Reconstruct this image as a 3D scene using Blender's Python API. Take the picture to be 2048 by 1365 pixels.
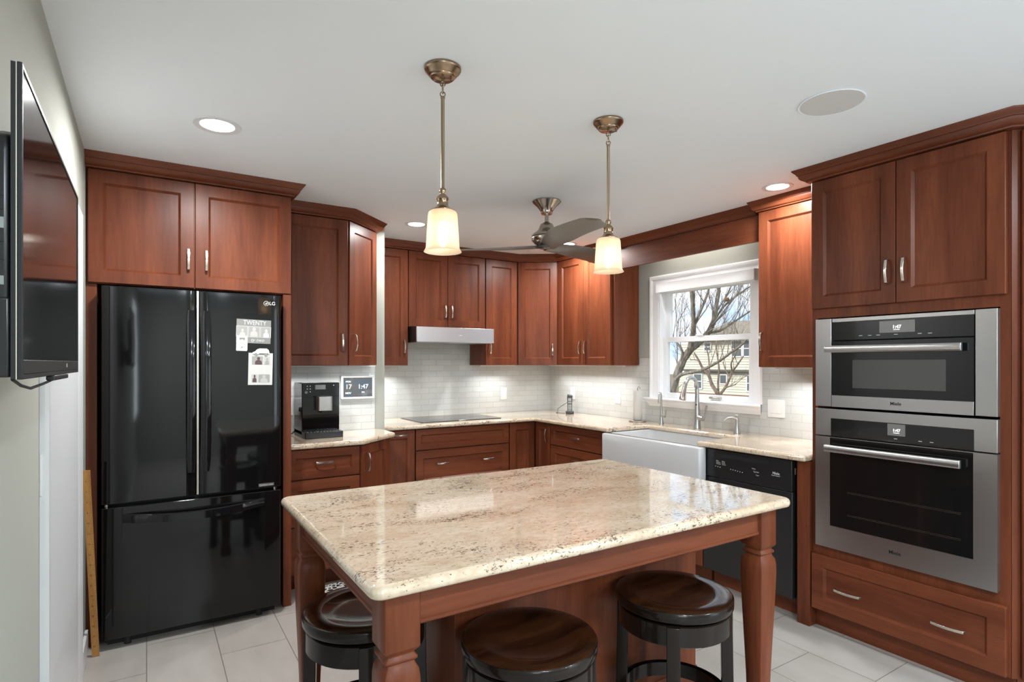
import bpy, bmesh, math, random
from mathutils import Matrix, Vector, noise as mnoise

for o in list(bpy.data.objects):
    bpy.data.objects.remove(o, do_unlink=True)
SC = bpy.context.scene
COL = SC.collection
R = math.radians
PI = math.pi

# ------------------------------------------------------------------ camera
cam = bpy.data.cameras.new('camera'); camo = bpy.data.objects.new('camera', cam); COL.objects.link(camo)
cam.sensor_fit = 'HORIZONTAL'; cam.sensor_width = 36.0
cam.lens = 36.0 * 1147.6 / 2048.0
cam.shift_y = (726.15 - 682.5) / 2048.0
cam.clip_start = 0.02; cam.clip_end = 400
camo.location = (0, 0, 1.41)
camo.rotation_euler = (R(90), 0, R(-32.485))
SC.camera = camo

# ------------------------------------------------------------------ world, sun, colour management
SC.view_settings.view_transform = 'Standard'
SC.view_settings.look = 'None'
SC.view_settings.gamma = 1.0
SC.view_settings.use_curve_mapping = False
SC.view_settings.exposure = 0.76
SC.cycles.use_denoising = True
SC.cycles.max_bounces = 9
SC.cycles.diffuse_bounces = 5
SC.cycles.glossy_bounces = 5
SC.cycles.transmission_bounces = 6
SC.cycles.transparent_max_bounces = 12
SC.cycles.sample_clamp_indirect = 6.0
SC.cycles.caustics_reflective = False
SC.cycles.caustics_refractive = False

W = bpy.data.worlds.new('sky'); SC.world = W; W.use_nodes = True
nt = W.node_tree; nt.nodes.clear()
wo = nt.nodes.new('ShaderNodeOutputWorld'); bg = nt.nodes.new('ShaderNodeBackground')
tc = nt.nodes.new('ShaderNodeTexCoord'); mp = nt.nodes.new('ShaderNodeMapping')
mp.inputs['Scale'].default_value = (2.2, 2.2, 6.0)
nz = nt.nodes.new('ShaderNodeTexNoise'); nz.inputs['Scale'].default_value = 2.4; nz.inputs['Detail'].default_value = 6
cr = nt.nodes.new('ShaderNodeValToRGB')
cr.color_ramp.elements[0].position = 0.40; cr.color_ramp.elements[0].color = (0.44, 0.62, 0.86, 1)
cr.color_ramp.elements[1].position = 0.56; cr.color_ramp.elements[1].color = (0.92, 0.95, 1.0, 1)
nt.links.new(tc.outputs['Generated'], mp.inputs['Vector']); nt.links.new(mp.outputs[0], nz.inputs['Vector'])
nt.links.new(nz.outputs['Fac'], cr.inputs['Fac']); nt.links.new(cr.outputs['Color'], bg.inputs['Color'])
bg.inputs['Strength'].default_value = 1.0
nt.links.new(bg.outputs[0], wo.inputs['Surface'])

def light(kind, name, loc, energy, color=(1, 1, 1), size=0.1, size_y=None, target=None, spot=None, shape=None, spread=None):
    l = bpy.data.lights.new(name, kind); l.energy = energy; l.color = color
    o = bpy.data.objects.new(name, l); COL.objects.link(o); o.location = loc
    if kind == 'AREA':
        l.shape = shape or ('RECTANGLE' if size_y else 'SQUARE'); l.size = size
        if size_y: l.size_y = size_y
        if spread: l.spread = spread
    elif kind == 'SUN':
        l.angle = size
    else:
        l.shadow_soft_size = size
        if kind == 'SPOT': l.spot_size = spot or R(120); l.spot_blend = 0.6
    if target is not None:
        o.rotation_euler = (Vector(target) - Vector(loc)).to_track_quat('-Z', 'Y').to_euler()
    return o

light('SUN', 'sun', (0, 0, 30), 2.3, (1.0, 0.95, 0.87), size=R(1.0), target=(18, -7, 17))
# daylight through the glazed patio door (right) of the living end; unseen fill light added at the solid left wall
light('AREA', 'patio_daylight', (3.56, -1.55, 1.20), 25, (0.80, 0.90, 1.0), size=2.2, size_y=2.1, target=(0.4, 0.9, 1.5))
light('AREA', 'left_wall_fill', (-0.235, -1.6, 1.45), 32, (0.82, 0.91, 1.0), size=1.6, size_y=1.4, target=(3.0, -1.6, 1.50))
# unseen fill lamps added under the ceiling behind the camera
for lx, ly in ((0.7, -0.5), (2.6, -0.5), (0.7, -1.9), (2.6, -1.9)):
    light('AREA', 'rear_ceiling_fill', (lx, ly, 2.43), 24, (0.86, 0.94, 1.0), 0.16, shape='DISK')

# ------------------------------------------------------------------ materials
MATS = {}
def mat(name, color=(0.5, 0.5, 0.5), rough=0.5, metal=0.0, spec=0.5, coat=0.0, emit=None, estr=0.0, alpha=None):
    m = bpy.data.materials.new(name); m.use_nodes = True
    b = m.node_tree.nodes['Principled BSDF']
    b.inputs['Base Color'].default_value = (*color, 1); b.inputs['Roughness'].default_value = rough
    b.inputs['Metallic'].default_value = metal; b.inputs['Specular IOR Level'].default_value = spec
    b.inputs['Coat Weight'].default_value = coat; b.inputs['Coat Roughness'].default_value = 0.06
    if emit: b.inputs['Emission Color'].default_value = (*emit, 1); b.inputs['Emission Strength'].default_value = estr
    MATS[name] = m
    return m
def N(m, t): return m.node_tree.nodes.new(t)
def L(m, a, b): m.node_tree.links.new(a, b)
def BS(m): return m.node_tree.nodes['Principled BSDF']
def ramp(m, stops):
    r = N(m, 'ShaderNodeValToRGB'); e = r.color_ramp.elements
    while len(e) < len(stops): e.new(0.5)
    for el, (p, c) in zip(e, stops): el.position = p; el.color = (*c, 1) if len(c) == 3 else c
    return r
def mixc(m, fac, a, b, typ='MIX'):
    x = N(m, 'ShaderNodeMix'); x.data_type = 'RGBA'; x.blend_type = typ
    if isinstance(fac, (int, float)): x.inputs[0].default_value = fac
    else: L(m, fac, x.inputs[0])
    for i, v in ((6, a), (7, b)):
        if isinstance(v, tuple): x.inputs[i].default_value = (*v, 1)
        else: L(m, v, x.inputs[i])
    return x.outputs[2]
def bump(m, h, strength=0.2, dist=0.01):
    b = N(m, 'ShaderNodeBump'); b.inputs['Strength'].default_value = strength; b.inputs['Distance'].default_value = dist
    L(m, h, b.inputs['Height']); L(m, b.outputs[0], BS(m).inputs['Normal'])

def wood(name, dark, light_, rough, scale=(9, 9, 0.9), coat=0.12):
    m = mat(name, light_, rough, coat=coat, spec=0.22)
    g = N(m, 'ShaderNodeNewGeometry'); oi = N(m, 'ShaderNodeObjectInfo')
    add = N(m, 'ShaderNodeVectorMath'); add.operation = 'ADD'
    sc = N(m, 'ShaderNodeVectorMath'); sc.operation = 'SCALE'; sc.inputs[3].default_value = 23.0
    L(m, oi.outputs['Random'], sc.inputs[0]); L(m, g.outputs['Position'], add.inputs[0]); L(m, sc.outputs[0], add.inputs[1])
    mpn = N(m, 'ShaderNodeMapping'); mpn.inputs['Scale'].default_value = scale
    L(m, add.outputs[0], mpn.inputs['Vector'])
    n1 = N(m, 'ShaderNodeTexNoise'); n1.inputs['Scale'].default_value = 1.0; n1.inputs['Detail'].default_value = 3; n1.inputs['Distortion'].default_value = 0.4
    n2 = N(m, 'ShaderNodeTexNoise'); n2.inputs['Scale'].default_value = 9.0; n2.inputs['Detail'].default_value = 4
    L(m, mpn.outputs[0], n1.inputs['Vector']); L(m, mpn.outputs[0], n2.inputs['Vector'])
    r1 = ramp(m, [(0.32, dark), (0.7, light_)]); L(m, n1.outputs['Fac'], r1.inputs['Fac'])
    r2 = ramp(m, [(0.3, (0.80, 0.80, 0.80)), (0.65, (1, 1, 1))]); L(m, n2.outputs['Fac'], r2.inputs['Fac'])
    L(m, mixc(m, 1.0, r1.outputs[0], r2.outputs[0], 'MULTIPLY'), BS(m).inputs['Base Color'])
    return m
wood('cherry', (0.108, 0.0275, 0.0118), (0.200, 0.0560, 0.0235), 0.36, coat=0.0)
wood('cherry_flat', (0.108, 0.0275, 0.0118), (0.200, 0.0560, 0.0235), 0.36, (0.9, 0.9, 9), coat=0.0)
wood('espresso', (0.006, 0.0035, 0.0025), (0.013, 0.008, 0.006), 0.22, coat=0.25)
wood('seat_wood', (0.009, 0.0035, 0.0018), (0.048, 0.0150, 0.0055), 0.17, (4, 22, 22), coat=0.4)
wood('yard_wood', (0.42, 0.20, 0.06), (0.56, 0.29, 0.09), 0.45, (30, 30, 2))

def granite():
    m = mat('granite', rough=0.07, coat=0.6, spec=0.55); BS(m).inputs['Coat Roughness'].default_value = 0.03
    g = N(m, 'ShaderNodeNewGeometry')
    mpn = N(m, 'ShaderNodeMapping'); mpn.inputs['Scale'].default_value = (0.60, 1.15, 1.0); mpn.inputs['Rotation'].default_value = (0, 0, R(20))
    L(m, g.outputs['Position'], mpn.inputs['Vector'])
    def nz(s, d=4, dist=0.0, ro=0.55):
        n = N(m, 'ShaderNodeTexNoise'); n.inputs['Scale'].default_value = s; n.inputs['Detail'].default_value = d
        n.inputs['Distortion'].default_value = dist; n.inputs['Roughness'].default_value = ro
        L(m, mpn.outputs[0], n.inputs['Vector']); return n.outputs['Fac']
    def math_(op, a, b):
        x = N(m, 'ShaderNodeMath'); x.operation = op
        for i, v in enumerate((a, b)):
            if isinstance(v, (int, float)): x.inputs[i].default_value = v
            else: L(m, v, x.inputs[i])
        return x.outputs[0]
    base = ramp(m, [(0.28, (0.55, 0.42, 0.305)), (0.50, (0.66, 0.545, 0.41)), (0.70, (0.73, 0.62, 0.50))]); L(m, nz(6, 6, 0.8), base.inputs['Fac'])
    fine = ramp(m, [(0.35, (0.86, 0.82, 0.77)), (0.6, (1, 1, 1))]); L(m, nz(75, 3), fine.inputs['Fac'])
    c = mixc(m, 1.0, base.outputs[0], fine.outputs[0], 'MULTIPLY')
    clus = math_('MULTIPLY', math_('SUBTRACT', nz(4.2, 5, 1.6, 0.62), 0.50), 0.62)
    s1 = math_('ADD', nz(105, 4, 0.7, 0.66), clus)
    r1 = ramp(m, [(0.592, (0, 0, 0)), (0.665, (0.95, 0.95, 0.95))]); L(m, s1, r1.inputs['Fac'])
    c = mixc(m, r1.outputs[0], c, (0.145, 0.088, 0.056))
    s2 = math_('ADD', nz(170, 2, 0.2), math_('MULTIPLY', clus, 0.8))
    r2 = ramp(m, [(0.655, (0, 0, 0)), (0.70, (1, 1, 1))]); L(m, s2, r2.inputs['Fac'])
    c = mixc(m, r2.outputs[0], c, (0.055, 0.036, 0.027))
    r3 = ramp(m, [(0.62, (0, 0, 0)), (0.80, (0.15, 0.15, 0.15))]); L(m, nz(14, 6, 1.2), r3.inputs['Fac'])
    c = mixc(m, r3.outputs[0], c, (0.40, 0.25, 0.14))
    L(m, c, BS(m).inputs['Base Color'])
granite()

def brick(name, uvw, wd, ht, mort, c1, c2, cm, rough, bumpd, offset=0.5, noise=None):
    m = mat(name, c1, rough)
    g = N(m, 'ShaderNodeNewGeometry'); sx = N(m, 'ShaderNodeSeparateXYZ'); L(m, g.outputs['Position'], sx.inputs[0])
    cx = N(m, 'ShaderNodeCombineXYZ')
    if uvw == 'wall':
        sb = N(m, 'ShaderNodeMath'); sb.operation = 'SUBTRACT'; L(m, sx.outputs[0], sb.inputs[0]); L(m, sx.outputs[1], sb.inputs[1])
        zz = N(m, 'ShaderNodeMath'); zz.operation = 'SUBTRACT'; L(m, sx.outputs[2], zz.inputs[0]); zz.inputs[1].default_value = 0.915
        L(m, sb.outputs[0], cx.inputs[0]); L(m, zz.outputs[0], cx.inputs[1])
    else:
        ay = N(m, 'ShaderNodeMath'); ay.operation = 'ADD'; L(m, sx.outputs[1], ay.inputs[0]); ay.inputs[1].default_value = -0.07 + 6.04
        ax = N(m, 'ShaderNodeMath'); ax.operation = 'ADD'; L(m, sx.outputs[0], ax.inputs[0]); ax.inputs[1].default_value = 6.04
        L(m, ay.outputs[0], cx.inputs[0]); L(m, ax.outputs[0], cx.inputs[1])
    b = N(m, 'ShaderNodeTexBrick'); L(m, cx.outputs[0], b.inputs['Vector'])
    b.offset = offset; b.inputs['Scale'].default_value = 1.0
    b.inputs['Brick Width'].default_value = wd; b.inputs['Row Height'].default_value = ht
    b.inputs['Mortar Size'].default_value = mort; b.inputs['Mortar Smooth'].default_value = 0.1; b.inputs['Bias'].default_value = 0
    b.inputs['Color1'].default_value = (*c1, 1); b.inputs['Color2'].default_value = (*c2, 1); b.inputs['Mortar'].default_value = (*cm, 1)
    c = b.outputs['Color']
    if noise:
        mpn = N(m, 'ShaderNodeMapping'); mpn.inputs['Scale'].default_value = (4.5, 1.4, 1); L(m, g.outputs['Position'], mpn.inputs['Vector'])
        n = N(m, 'ShaderNodeTexNoise'); n.inputs['Scale'].default_value = 2.0; n.inputs['Detail'].default_value = 6; L(m, mpn.outputs[0], n.inputs['Vector'])
        r = ramp(m, [(0.3, noise), (0.7, (1, 1, 1))]); L(m, n.outputs['Fac'], r.inputs['Fac'])
        c = mixc(m, 1.0, c, r.outputs[0], 'MULTIPLY')
    L(m, c, BS(m).inputs['Base Color'])
    inv = N(m, 'ShaderNodeMath'); inv.operation = 'SUBTRACT'; inv.inputs[0].default_value = 1; L(m, b.outputs['Fac'], inv.inputs[1])
    bump(m, inv.outputs[0], 0.6, bumpd)
    return m
brick('tile', 'wall', 0.154, 0.0525, 0.0014, (0.60, 0.615, 0.60), (0.55, 0.565, 0.55), (0.43, 0.44, 0.425), 0.12, 0.0015)
brick('floor_tile', 'floor', 0.604, 0.302, 0.0022, (0.45, 0.42, 0.39), (0.41, 0.385, 0.355), (0.22, 0.195, 0.17), 0.34, 0.0008, noise=(0.86, 0.85, 0.84))

def paint(name, c, rough=0.85, b=0.08):
    m = mat(name, c, rough, spec=0.3)
    n = N(m, 'ShaderNodeTexNoise'); n.inputs['Scale'].default_value = 260; g = N(m, 'ShaderNodeNewGeometry'); L(m, g.outputs['Position'], n.inputs['Vector'])
    bump(m, n.outputs['Fac'], b, 0.001)
    return m
paint('ceiling_paint', (0.84, 0.885, 0.93)); paint('sage_paint', (0.41, 0.42, 0.375)); paint('trim_white', (0.69, 0.705, 0.72), 0.35, 0.0)
paint('window_white', (0.90, 0.91, 0.925), 0.35, 0.0)
mat('white_plastic', (0.78, 0.78, 0.77), 0.35)
def steel(name, c, rough, sc):
    m = mat(name, c, rough, 1.0)
    g = N(m, 'ShaderNodeNewGeometry'); mpn = N(m, 'ShaderNodeMapping'); mpn.inputs['Scale'].default_value = sc
    L(m, g.outputs['Position'], mpn.inputs['Vector'])
    n = N(m, 'ShaderNodeTexNoise'); n.inputs['Scale'].default_value = 1.0; n.inputs['Detail'].default_value = 3; L(m, mpn.outputs[0], n.inputs['Vector'])
    r = ramp(m, [(0.3, (rough * 0.94,) * 3), (0.7, (rough * 1.06,) * 3)]); L(m, n.outputs['Fac'], r.inputs['Fac']); L(m, r.outputs[0], BS(m).inputs['Roughness'])
    BS(m).inputs['Anisotropic'].default_value = 0.5
    return m
steel('steel', (0.48, 0.48, 0.48), 0.30, (40, 40, 2500)); steel('nickel', (0.62, 0.58, 0.52), 0.24, (200, 200, 200)); steel('faucet_steel', (0.50, 0.50, 0.49), 0.30, (200, 200, 200))
steel('bronze', (0.34, 0.245, 0.165), 0.22, (300, 300, 20)); steel('fan_nickel', (0.46, 0.41, 0.35), 0.20, (300, 300, 20))
steel('hood_steel', (0.70, 0.70, 0.70), 0.30, (40, 40, 2500)); steel('spout_steel', (0.42, 0.40, 0.38), 0.35, (500, 500, 5))
def fridge_black():
    m = mat('fridge_black', (0.0045, 0.0045, 0.005), 0.055, spec=0.42)
    g = N(m, 'ShaderNodeNewGeometry'); n = N(m, 'ShaderNodeTexNoise'); n.inputs['Scale'].default_value = 3.2; n.inputs['Detail'].default_value = 1
    L(m, g.outputs['Position'], n.inputs['Vector']); bump(m, n.outputs['Fac'], 0.05, 0.02)
fridge_black()
mat('gloss_black', (0.006, 0.006, 0.007), 0.06, spec=0.4); mat('satin_black', (0.010, 0.010, 0.011), 0.32); mat('matte_black', (0.014, 0.014, 0.014), 0.6)
mat('tv_screen', (0.005, 0.005, 0.0055), 0.09, spec=0.22); mat('tv_bezel', (0.018, 0.018, 0.019), 0.4, spec=0.3)
mat('porcelain', (0.61, 0.62, 0.63), 0.08, coat=0.4); mat('paper', (0.62, 0.615, 0.59), 0.9); mat('card_grey', (0.23, 0.23, 0.22), 0.5)
mat('ink_black', (0.01, 0.01, 0.01), 0.5); mat('ink_white', (0.62, 0.62, 0.61), 0.5); mat('photo_grey', (0.33, 0.33, 0.31), 0.4); mat('photo_light', (0.48, 0.465, 0.44), 0.4); mat('photo_dark', (0.09, 0.05, 0.05), 0.4)
mat('phone_dark', (0.030, 0.034, 0.033), 0.3); mat('phone_grey', (0.25, 0.27, 0.26), 0.35); mat('key_light', (0.55, 0.60, 0.56), 0.4)
mat('lit_digits', (0.8, 0.85, 0.9), 0.5, emit=(0.85, 0.93, 1.0), estr=0.8)
mat('oven_display', (0.05, 0.05, 0.048), 0.2, emit=(0.5, 0.5, 0.48), estr=0.12)
mat('oven_digits', (0.9, 0.9, 0.9), 0.5, emit=(1, 1, 1), estr=1.2)
mat('lamp_disc', (0.9, 0.9, 0.88), 0.5, emit=(1.0, 0.965, 0.91), estr=7.0)
mat('bulb_glow', (1, 0.9, 0.7), 0.5, emit=(1.0, 0.76, 0.45), estr=9.0)
mat('strip_glow', (1, 1, 1), 0.5, emit=(1.0, 0.95, 0.87), estr=3.0)
mat('speaker_grille', (0.62, 0.62, 0.62), 0.9); mat('dark_gap', (0.004, 0.004, 0.004), 0.8)
mat('rubber', (0.02, 0.02, 0.02), 0.7)
m = mat('oven_window', (0.006, 0.006, 0.006), 0.06); m = mat('micro_window', (0.055, 0.055, 0.05), 0.16)
mat('cooktop_glass', (0.010, 0.010, 0.011), 0.05, spec=0.8)
mat('rack_wire', (0.35, 0.34, 0.33), 0.3, 1.0)
def tablet_screen():
    m = mat('tablet_screen', (0.04, 0.07, 0.10), 0.12)
    tcn = N(m, 'ShaderNodeTexCoord'); n = N(m, 'ShaderNodeTexNoise'); n.inputs['Scale'].default_value = 2.2; L(m, tcn.outputs['Generated'], n.inputs['Vector'])
    r = ramp(m, [(0.35, (0.018, 0.033, 0.050)), (0.55, (0.036, 0.030, 0.024)), (0.75, (0.07, 0.085, 0.09))]); L(m, n.outputs['Fac'], r.inputs['Fac'])
    L(m, r.outputs[0], BS(m).inputs['Base Color']); L(m, r.outputs[0], BS(m).inputs['Emission Color']); BS(m).inputs['Emission Strength'].default_value = 0.3
tablet_screen()
def shade_glass():
    m = bpy.data.materials.new('shade_glass'); m.use_nodes = True; MATS['shade_glass'] = m
    t = m.node_tree; t.nodes.clear()
    out = t.nodes.new('ShaderNodeOutputMaterial')
    tr = t.nodes.new('ShaderNodeBsdfTranslucent'); tr.inputs[0].default_value = (0.92, 0.85, 0.76, 1)
    df = t.nodes.new('ShaderNodeBsdfDiffuse'); df.inputs[0].default_value = (0.74, 0.70, 0.64, 1)
    tp = t.nodes.new('ShaderNodeBsdfTransparent'); tp.inputs[0].default_value = (1, 0.93, 0.84, 1)
    gl = t.nodes.new('ShaderNodeBsdfGlossy'); gl.inputs['Roughness'].default_value = 0.15
    a = t.nodes.new('ShaderNodeMixShader'); a.inputs[0].default_value = 0.45
    b = t.nodes.new('ShaderNodeMixShader'); b.inputs[0].default_value = 0.30
    c = t.nodes.new('ShaderNodeMixShader'); c.inputs[0].default_value = 0.06
    wv = t.nodes.new('ShaderNodeTexNoise'); wv.inputs['Scale'].default_value = 420; g = t.nodes.new('ShaderNodeNewGeometry')
    bp = t.nodes.new('ShaderNodeBump'); bp.inputs['Strength'].default_value = 0.5; bp.inputs['Distance'].default_value = 0.002
    t.links.new(g.outputs['Position'], wv.inputs['Vector']); t.links.new(wv.outputs['Fac'], bp.inputs['Height'])
    for n in (tr, df, gl): t.links.new(bp.outputs[0], n.inputs['Normal'])
    t.links.new(tr.outputs[0], a.inputs[1]); t.links.new(df.outputs[0], a.inputs[2])
    t.links.new(a.outputs[0], b.inputs[1]); t.links.new(tp.outputs[0], b.inputs[2])
    t.links.new(b.outputs[0], c.inputs[1]); t.links.new(gl.outputs[0], c.inputs[2]); t.links.new(c.outputs[0], out.inputs[0])
shade_glass()
def pane_glass():
    m = bpy.data.materials.new('pane_glass'); m.use_nodes = True; MATS['pane_glass'] = m
    t = m.node_tree; t.nodes.clear(); out = t.nodes.new('ShaderNodeOutputMaterial')
    tp = t.nodes.new('ShaderNodeBsdfTransparent'); tp.inputs[0].default_value = (0.97, 0.98, 0.98, 1)
    gl = t.nodes.new('ShaderNodeBsdfGlossy'); gl.inputs['Roughness'].default_value = 0.01
    lw = t.nodes.new('ShaderNodeLayerWeight'); lw.inputs[0].default_value = 0.5
    pw = t.nodes.new('ShaderNodeMath'); pw.operation = 'POWER'; pw.inputs[1].default_value = 5.0; t.links.new(lw.outputs['Facing'], pw.inputs[0])
    fr = t.nodes.new('ShaderNodeMath'); fr.operation = 'MULTIPLY_ADD'; fr.inputs[1].default_value = 0.9; fr.inputs[2].default_value = 0.03; t.links.new(pw.outputs[0], fr.inputs[0])
    mx = t.nodes.new('ShaderNodeMixShader'); t.links.new(fr.outputs[0], mx.inputs[0]); t.links.new(tp.outputs[0], mx.inputs[1]); t.links.new(gl.outputs[0], mx.inputs[2])
    t.links.new(mx.outputs[0], out.inputs[0])
pane_glass()
def noisy(name, a, b, scale, rough=0.8, stretch=(1, 1, 1), det=4, bmp=0):
    m = mat(name, a, rough, spec=0.3)
    g = N(m, 'ShaderNodeNewGeometry'); mpn = N(m, 'ShaderNodeMapping'); mpn.inputs['Scale'].default_value = stretch; L(m, g.outputs['Position'], mpn.inputs['Vector'])
    n = N(m, 'ShaderNodeTexNoise'); n.inputs['Scale'].default_value = scale; n.inputs['Detail'].default_value = det; L(m, mpn.outputs[0], n.inputs['Vector'])
    r = ramp(m, [(0.35, a), (0.65, b)]); L(m, n.outputs['Fac'], r.inputs['Fac']); L(m, r.outputs[0], BS(m).inputs['Base Color'])
    if bmp: bump(m, n.outputs['Fac'], bmp, 0.02)
noisy('bark', (0.13, 0.105, 0.082), (0.28, 0.24, 0.20), 22, stretch=(1, 1, 0.3), bmp=0.5)
noisy('bark_red', (0.15, 0.105, 0.08), (0.29, 0.21, 0.165), 22, stretch=(1, 1, 0.3))
noisy('siding', (0.58, 0.57, 0.47), (0.64, 0.63, 0.53), 2); noisy('shingles', (0.20, 0.165, 0.125), (0.30, 0.25, 0.19), 3.5, stretch=(1, 1, 4))
noisy('lawn', (0.10, 0.11, 0.04), (0.25, 0.20, 0.10), 1.3); noisy('mulch', (0.20, 0.09, 0.06), (0.34, 0.19, 0.14), 14)
noisy('dry_leaf', (0.30, 0.19, 0.07), (0.55, 0.40, 0.17), 12); noisy('nest', (0.13, 0.065, 0.035), (0.26, 0.14, 0.08), 30)
mat('house_trim', (0.74, 0.74, 0.72), 0.6); mat('house_glass', (0.10, 0.12, 0.13), 0.1); mat('eave_dark', (0.12, 0.105, 0.085), 0.7)
def rug_mat():
    m = mat('rug_pattern', rough=0.95)
    g = N(m, 'ShaderNodeNewGeometry'); v = N(m, 'ShaderNodeTexVoronoi'); v.feature = 'DISTANCE_TO_EDGE'; v.inputs['Scale'].default_value = 34; L(m, g.outputs['Position'], v.inputs['Vector'])
    r = ramp(m, [(0.10, (0.72, 0.70, 0.66)), (0.16, (0.012, 0.012, 0.012))]); L(m, v.outputs['Distance'], r.inputs['Fac']); L(m, r.outputs[0], BS(m).inputs['Base Color'])
rug_mat()

# ------------------------------------------------------------------ mesh builder
WM = {}
class MB:
    def __init__(s, M=None): s.bm = bmesh.new(); s.M = M.copy() if M else Matrix.Identity(4)
    def v(s, p): return s.bm.verts.new(s.M @ Vector(p))
    def f(s, vs):
        try: return s.bm.faces.new(vs)
        except ValueError: return None
    def box(s, x0, x1, y0, y1, z0, z1):
        a = [s.v((x, y, z)) for z in (z0, z1) for y in (y0, y1) for x in (x0, x1)]
        for q in ((0, 2, 3, 1), (4, 5, 7, 6), (0, 1, 5, 4), (2, 6, 7, 3), (0, 4, 6, 2), (1, 3, 7, 5)): s.f([a[i] for i in q])
        return s
    def prism(s, poly, z0, z1):
        b = [s.v((x, y, z0)) for x, y in poly]; t = [s.v((x, y, z1)) for x, y in poly]; n = len(poly)
        s.f(b[::-1]); s.f(t)
        for i in range(n): s.f([b[i], b[(i + 1) % n], t[(i + 1) % n], t[i]])
        return s
    def rings(s, rings, cap=True, closed=False):
        R_ = [[s.v(p) for p in r] for r in rings]; n = len(R_[0]); k = len(R_)
        for i in range(k if closed else k - 1):
            a, b = R_[i], R_[(i + 1) % k]
            for j in range(n): s.f([a[j], a[(j + 1) % n], b[(j + 1) % n], b[j]])
        if cap and not closed: s.f(R_[0][::-1]); s.f(R_[-1])
        return s
    def lathe(s, prof, c=(0, 0), n=32, cap=True):
        rs = [[(c[0] + r * math.cos(2 * PI * j / n), c[1] + r * math.sin(2 * PI * j / n), z) for j in range(n)] for r, z in prof]
        return s.rings(rs, cap)
    def tube(s, path, rad, n=8, closed=False):
        P = [Vector(p) for p in path]; k = len(P)
        rads = rad if isinstance(rad, (list, tuple)) else [rad] * k
        rs = []; up = None
        for i in range(k):
            if closed: t = P[(i + 1) % k] - P[i - 1]
            else: t = P[min(i + 1, k - 1)] - P[max(i - 1, 0)]
            t.normalize()
            if up is None:
                up = Vector((0, 0, 1)) if abs(t.z) < 0.9 else Vector((1, 0, 0))
            b = t.cross(up)
            if b.length < 1e-5: b = t.cross(Vector((0.3, 1, 0.2)))
            b.normalize(); up = b.cross(t).normalized()
            rs.append([tuple(P[i] + (b * math.cos(2 * PI * j / n) + up * math.sin(2 * PI * j / n)) * rads[i]) for j in range(n)])
        return s.rings(rs, True, closed)
    def cyl(s, p0, p1, r, n=20): return s.tube([p0, p1], r, n)
    def ball(s, c, r, n=14, sq=(1, 1, 1)):
        k = 9; rs = []
        for i in range(k):
            a = PI * (0.03 + 0.94 * i / (k - 1)); rr = r * math.sin(a)
            rs.append([(c[0] + sq[0] * rr * math.cos(2 * PI * j / n), c[1] + sq[1] * rr * math.sin(2 * PI * j / n), c[2] - sq[2] * r * math.cos(a)) for j in range(n)])
        return s.rings(rs)
    def ribbon(s, path, w, t, fn):   # path of (along, out) points; fn(u, along, out) -> local point
        P = [Vector((a, o)) for a, o in path]; rs = []
        for i, p in enumerate(P):
            d = P[min(i + 1, len(P) - 1)] - P[max(i - 1, 0)]; d.normalize(); nn = Vector((-d.y, d.x))
            q = [(-w / 2, -t / 2), (w / 2, -t / 2), (w / 2, t / 2), (-w / 2, t / 2)]
            rs.append([fn(u, p.x + nn.x * h, p.y + nn.y * h) for u, h in q])
        return s.rings(rs)
    def sweep(s, path, prof, closed=False):   # horizontal path, outward = right of travel; prof of (out, z)
        P = [Vector(p) for p in path]; k = len(P); rs = []
        for i in range(k):
            d1 = (P[i] - P[i - 1]).normalized() if i > 0 else None; d2 = (P[i + 1] - P[i]).normalized() if i < k - 1 else None
            d1 = d1 or d2; d2 = d2 or d1
            n1 = Vector((d1.y, -d1.x)); n2 = Vector((d2.y, -d2.x)); nn = (n1 + n2).normalized(); sc = 1 / max(0.3, nn.dot(n1))
            rs.append([(P[i].x + nn.x * o * sc, P[i].y + nn.y * o * sc, z) for o, z in prof])
        return s.rings(rs)
    def panel_front(s, x0, x1, z0, z1, t=0.022, st=0.062, rec=0.013, slope=0.011):
        c = 0.0018
        def ring(d, y): return [s.v((x0 + d, y, z0 + d)), s.v((x1 - d, y, z0 + d)), s.v((x1 - d, y, z1 - d)), s.v((x0 + d, y, z1 - d))]
        rs = [ring(0, t), ring(0, c), ring(c, 0), ring(st, 0), ring(st + slope, rec)]
        s.f(rs[0])
        for a, b in zip(rs, rs[1:]):
            for j in range(4): s.f([a[j], b[j], b[(j + 1) % 4], a[(j + 1) % 4]])
        s.f(rs[-1])
        return s
    def build(s, name, m, parent=None, at=None, rz=0, bevel=0, seg=2, angle=38, smooth=True):
        me = bpy.data.meshes.new(name); o = bpy.data.objects.new(name, me); COL.objects.link(o)
        if parent is not None:
            T = WM[parent.name]; o.parent = parent; WM[o.name] = T
        elif at is not None:
            T = Matrix.Translation(at) @ Matrix.Rotation(rz, 4, 'Z'); o.location = at; o.rotation_euler = (0, 0, rz); WM[o.name] = T
        else: T = Matrix.Identity(4); WM[o.name] = T
        s.bm.transform(T.inverted())
        bmesh.ops.recalc_face_normals(s.bm, faces=s.bm.faces[:])
        s.bm.to_mesh(me); s.bm.free()
        for mm in (m if isinstance(m, (list, tuple)) else [m]): me.materials.append(MATS[mm])
        if smooth:
            for p in me.polygons: p.use_smooth = True
            me.set_sharp_from_angle(angle=R(angle))
        if bevel:
            b = o.modifiers.new('bevel', 'BEVEL'); b.width = bevel; b.segments = seg; b.limit_method = 'ANGLE'; b.angle_limit = R(40)
        return o
def tag(o, label=None, cat=None, group=None, kind=None):
    if label: o['label'] = label
    if cat: o['category'] = cat
    if group: o['group'] = group
    if kind: o['kind'] = kind
    return o
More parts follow.
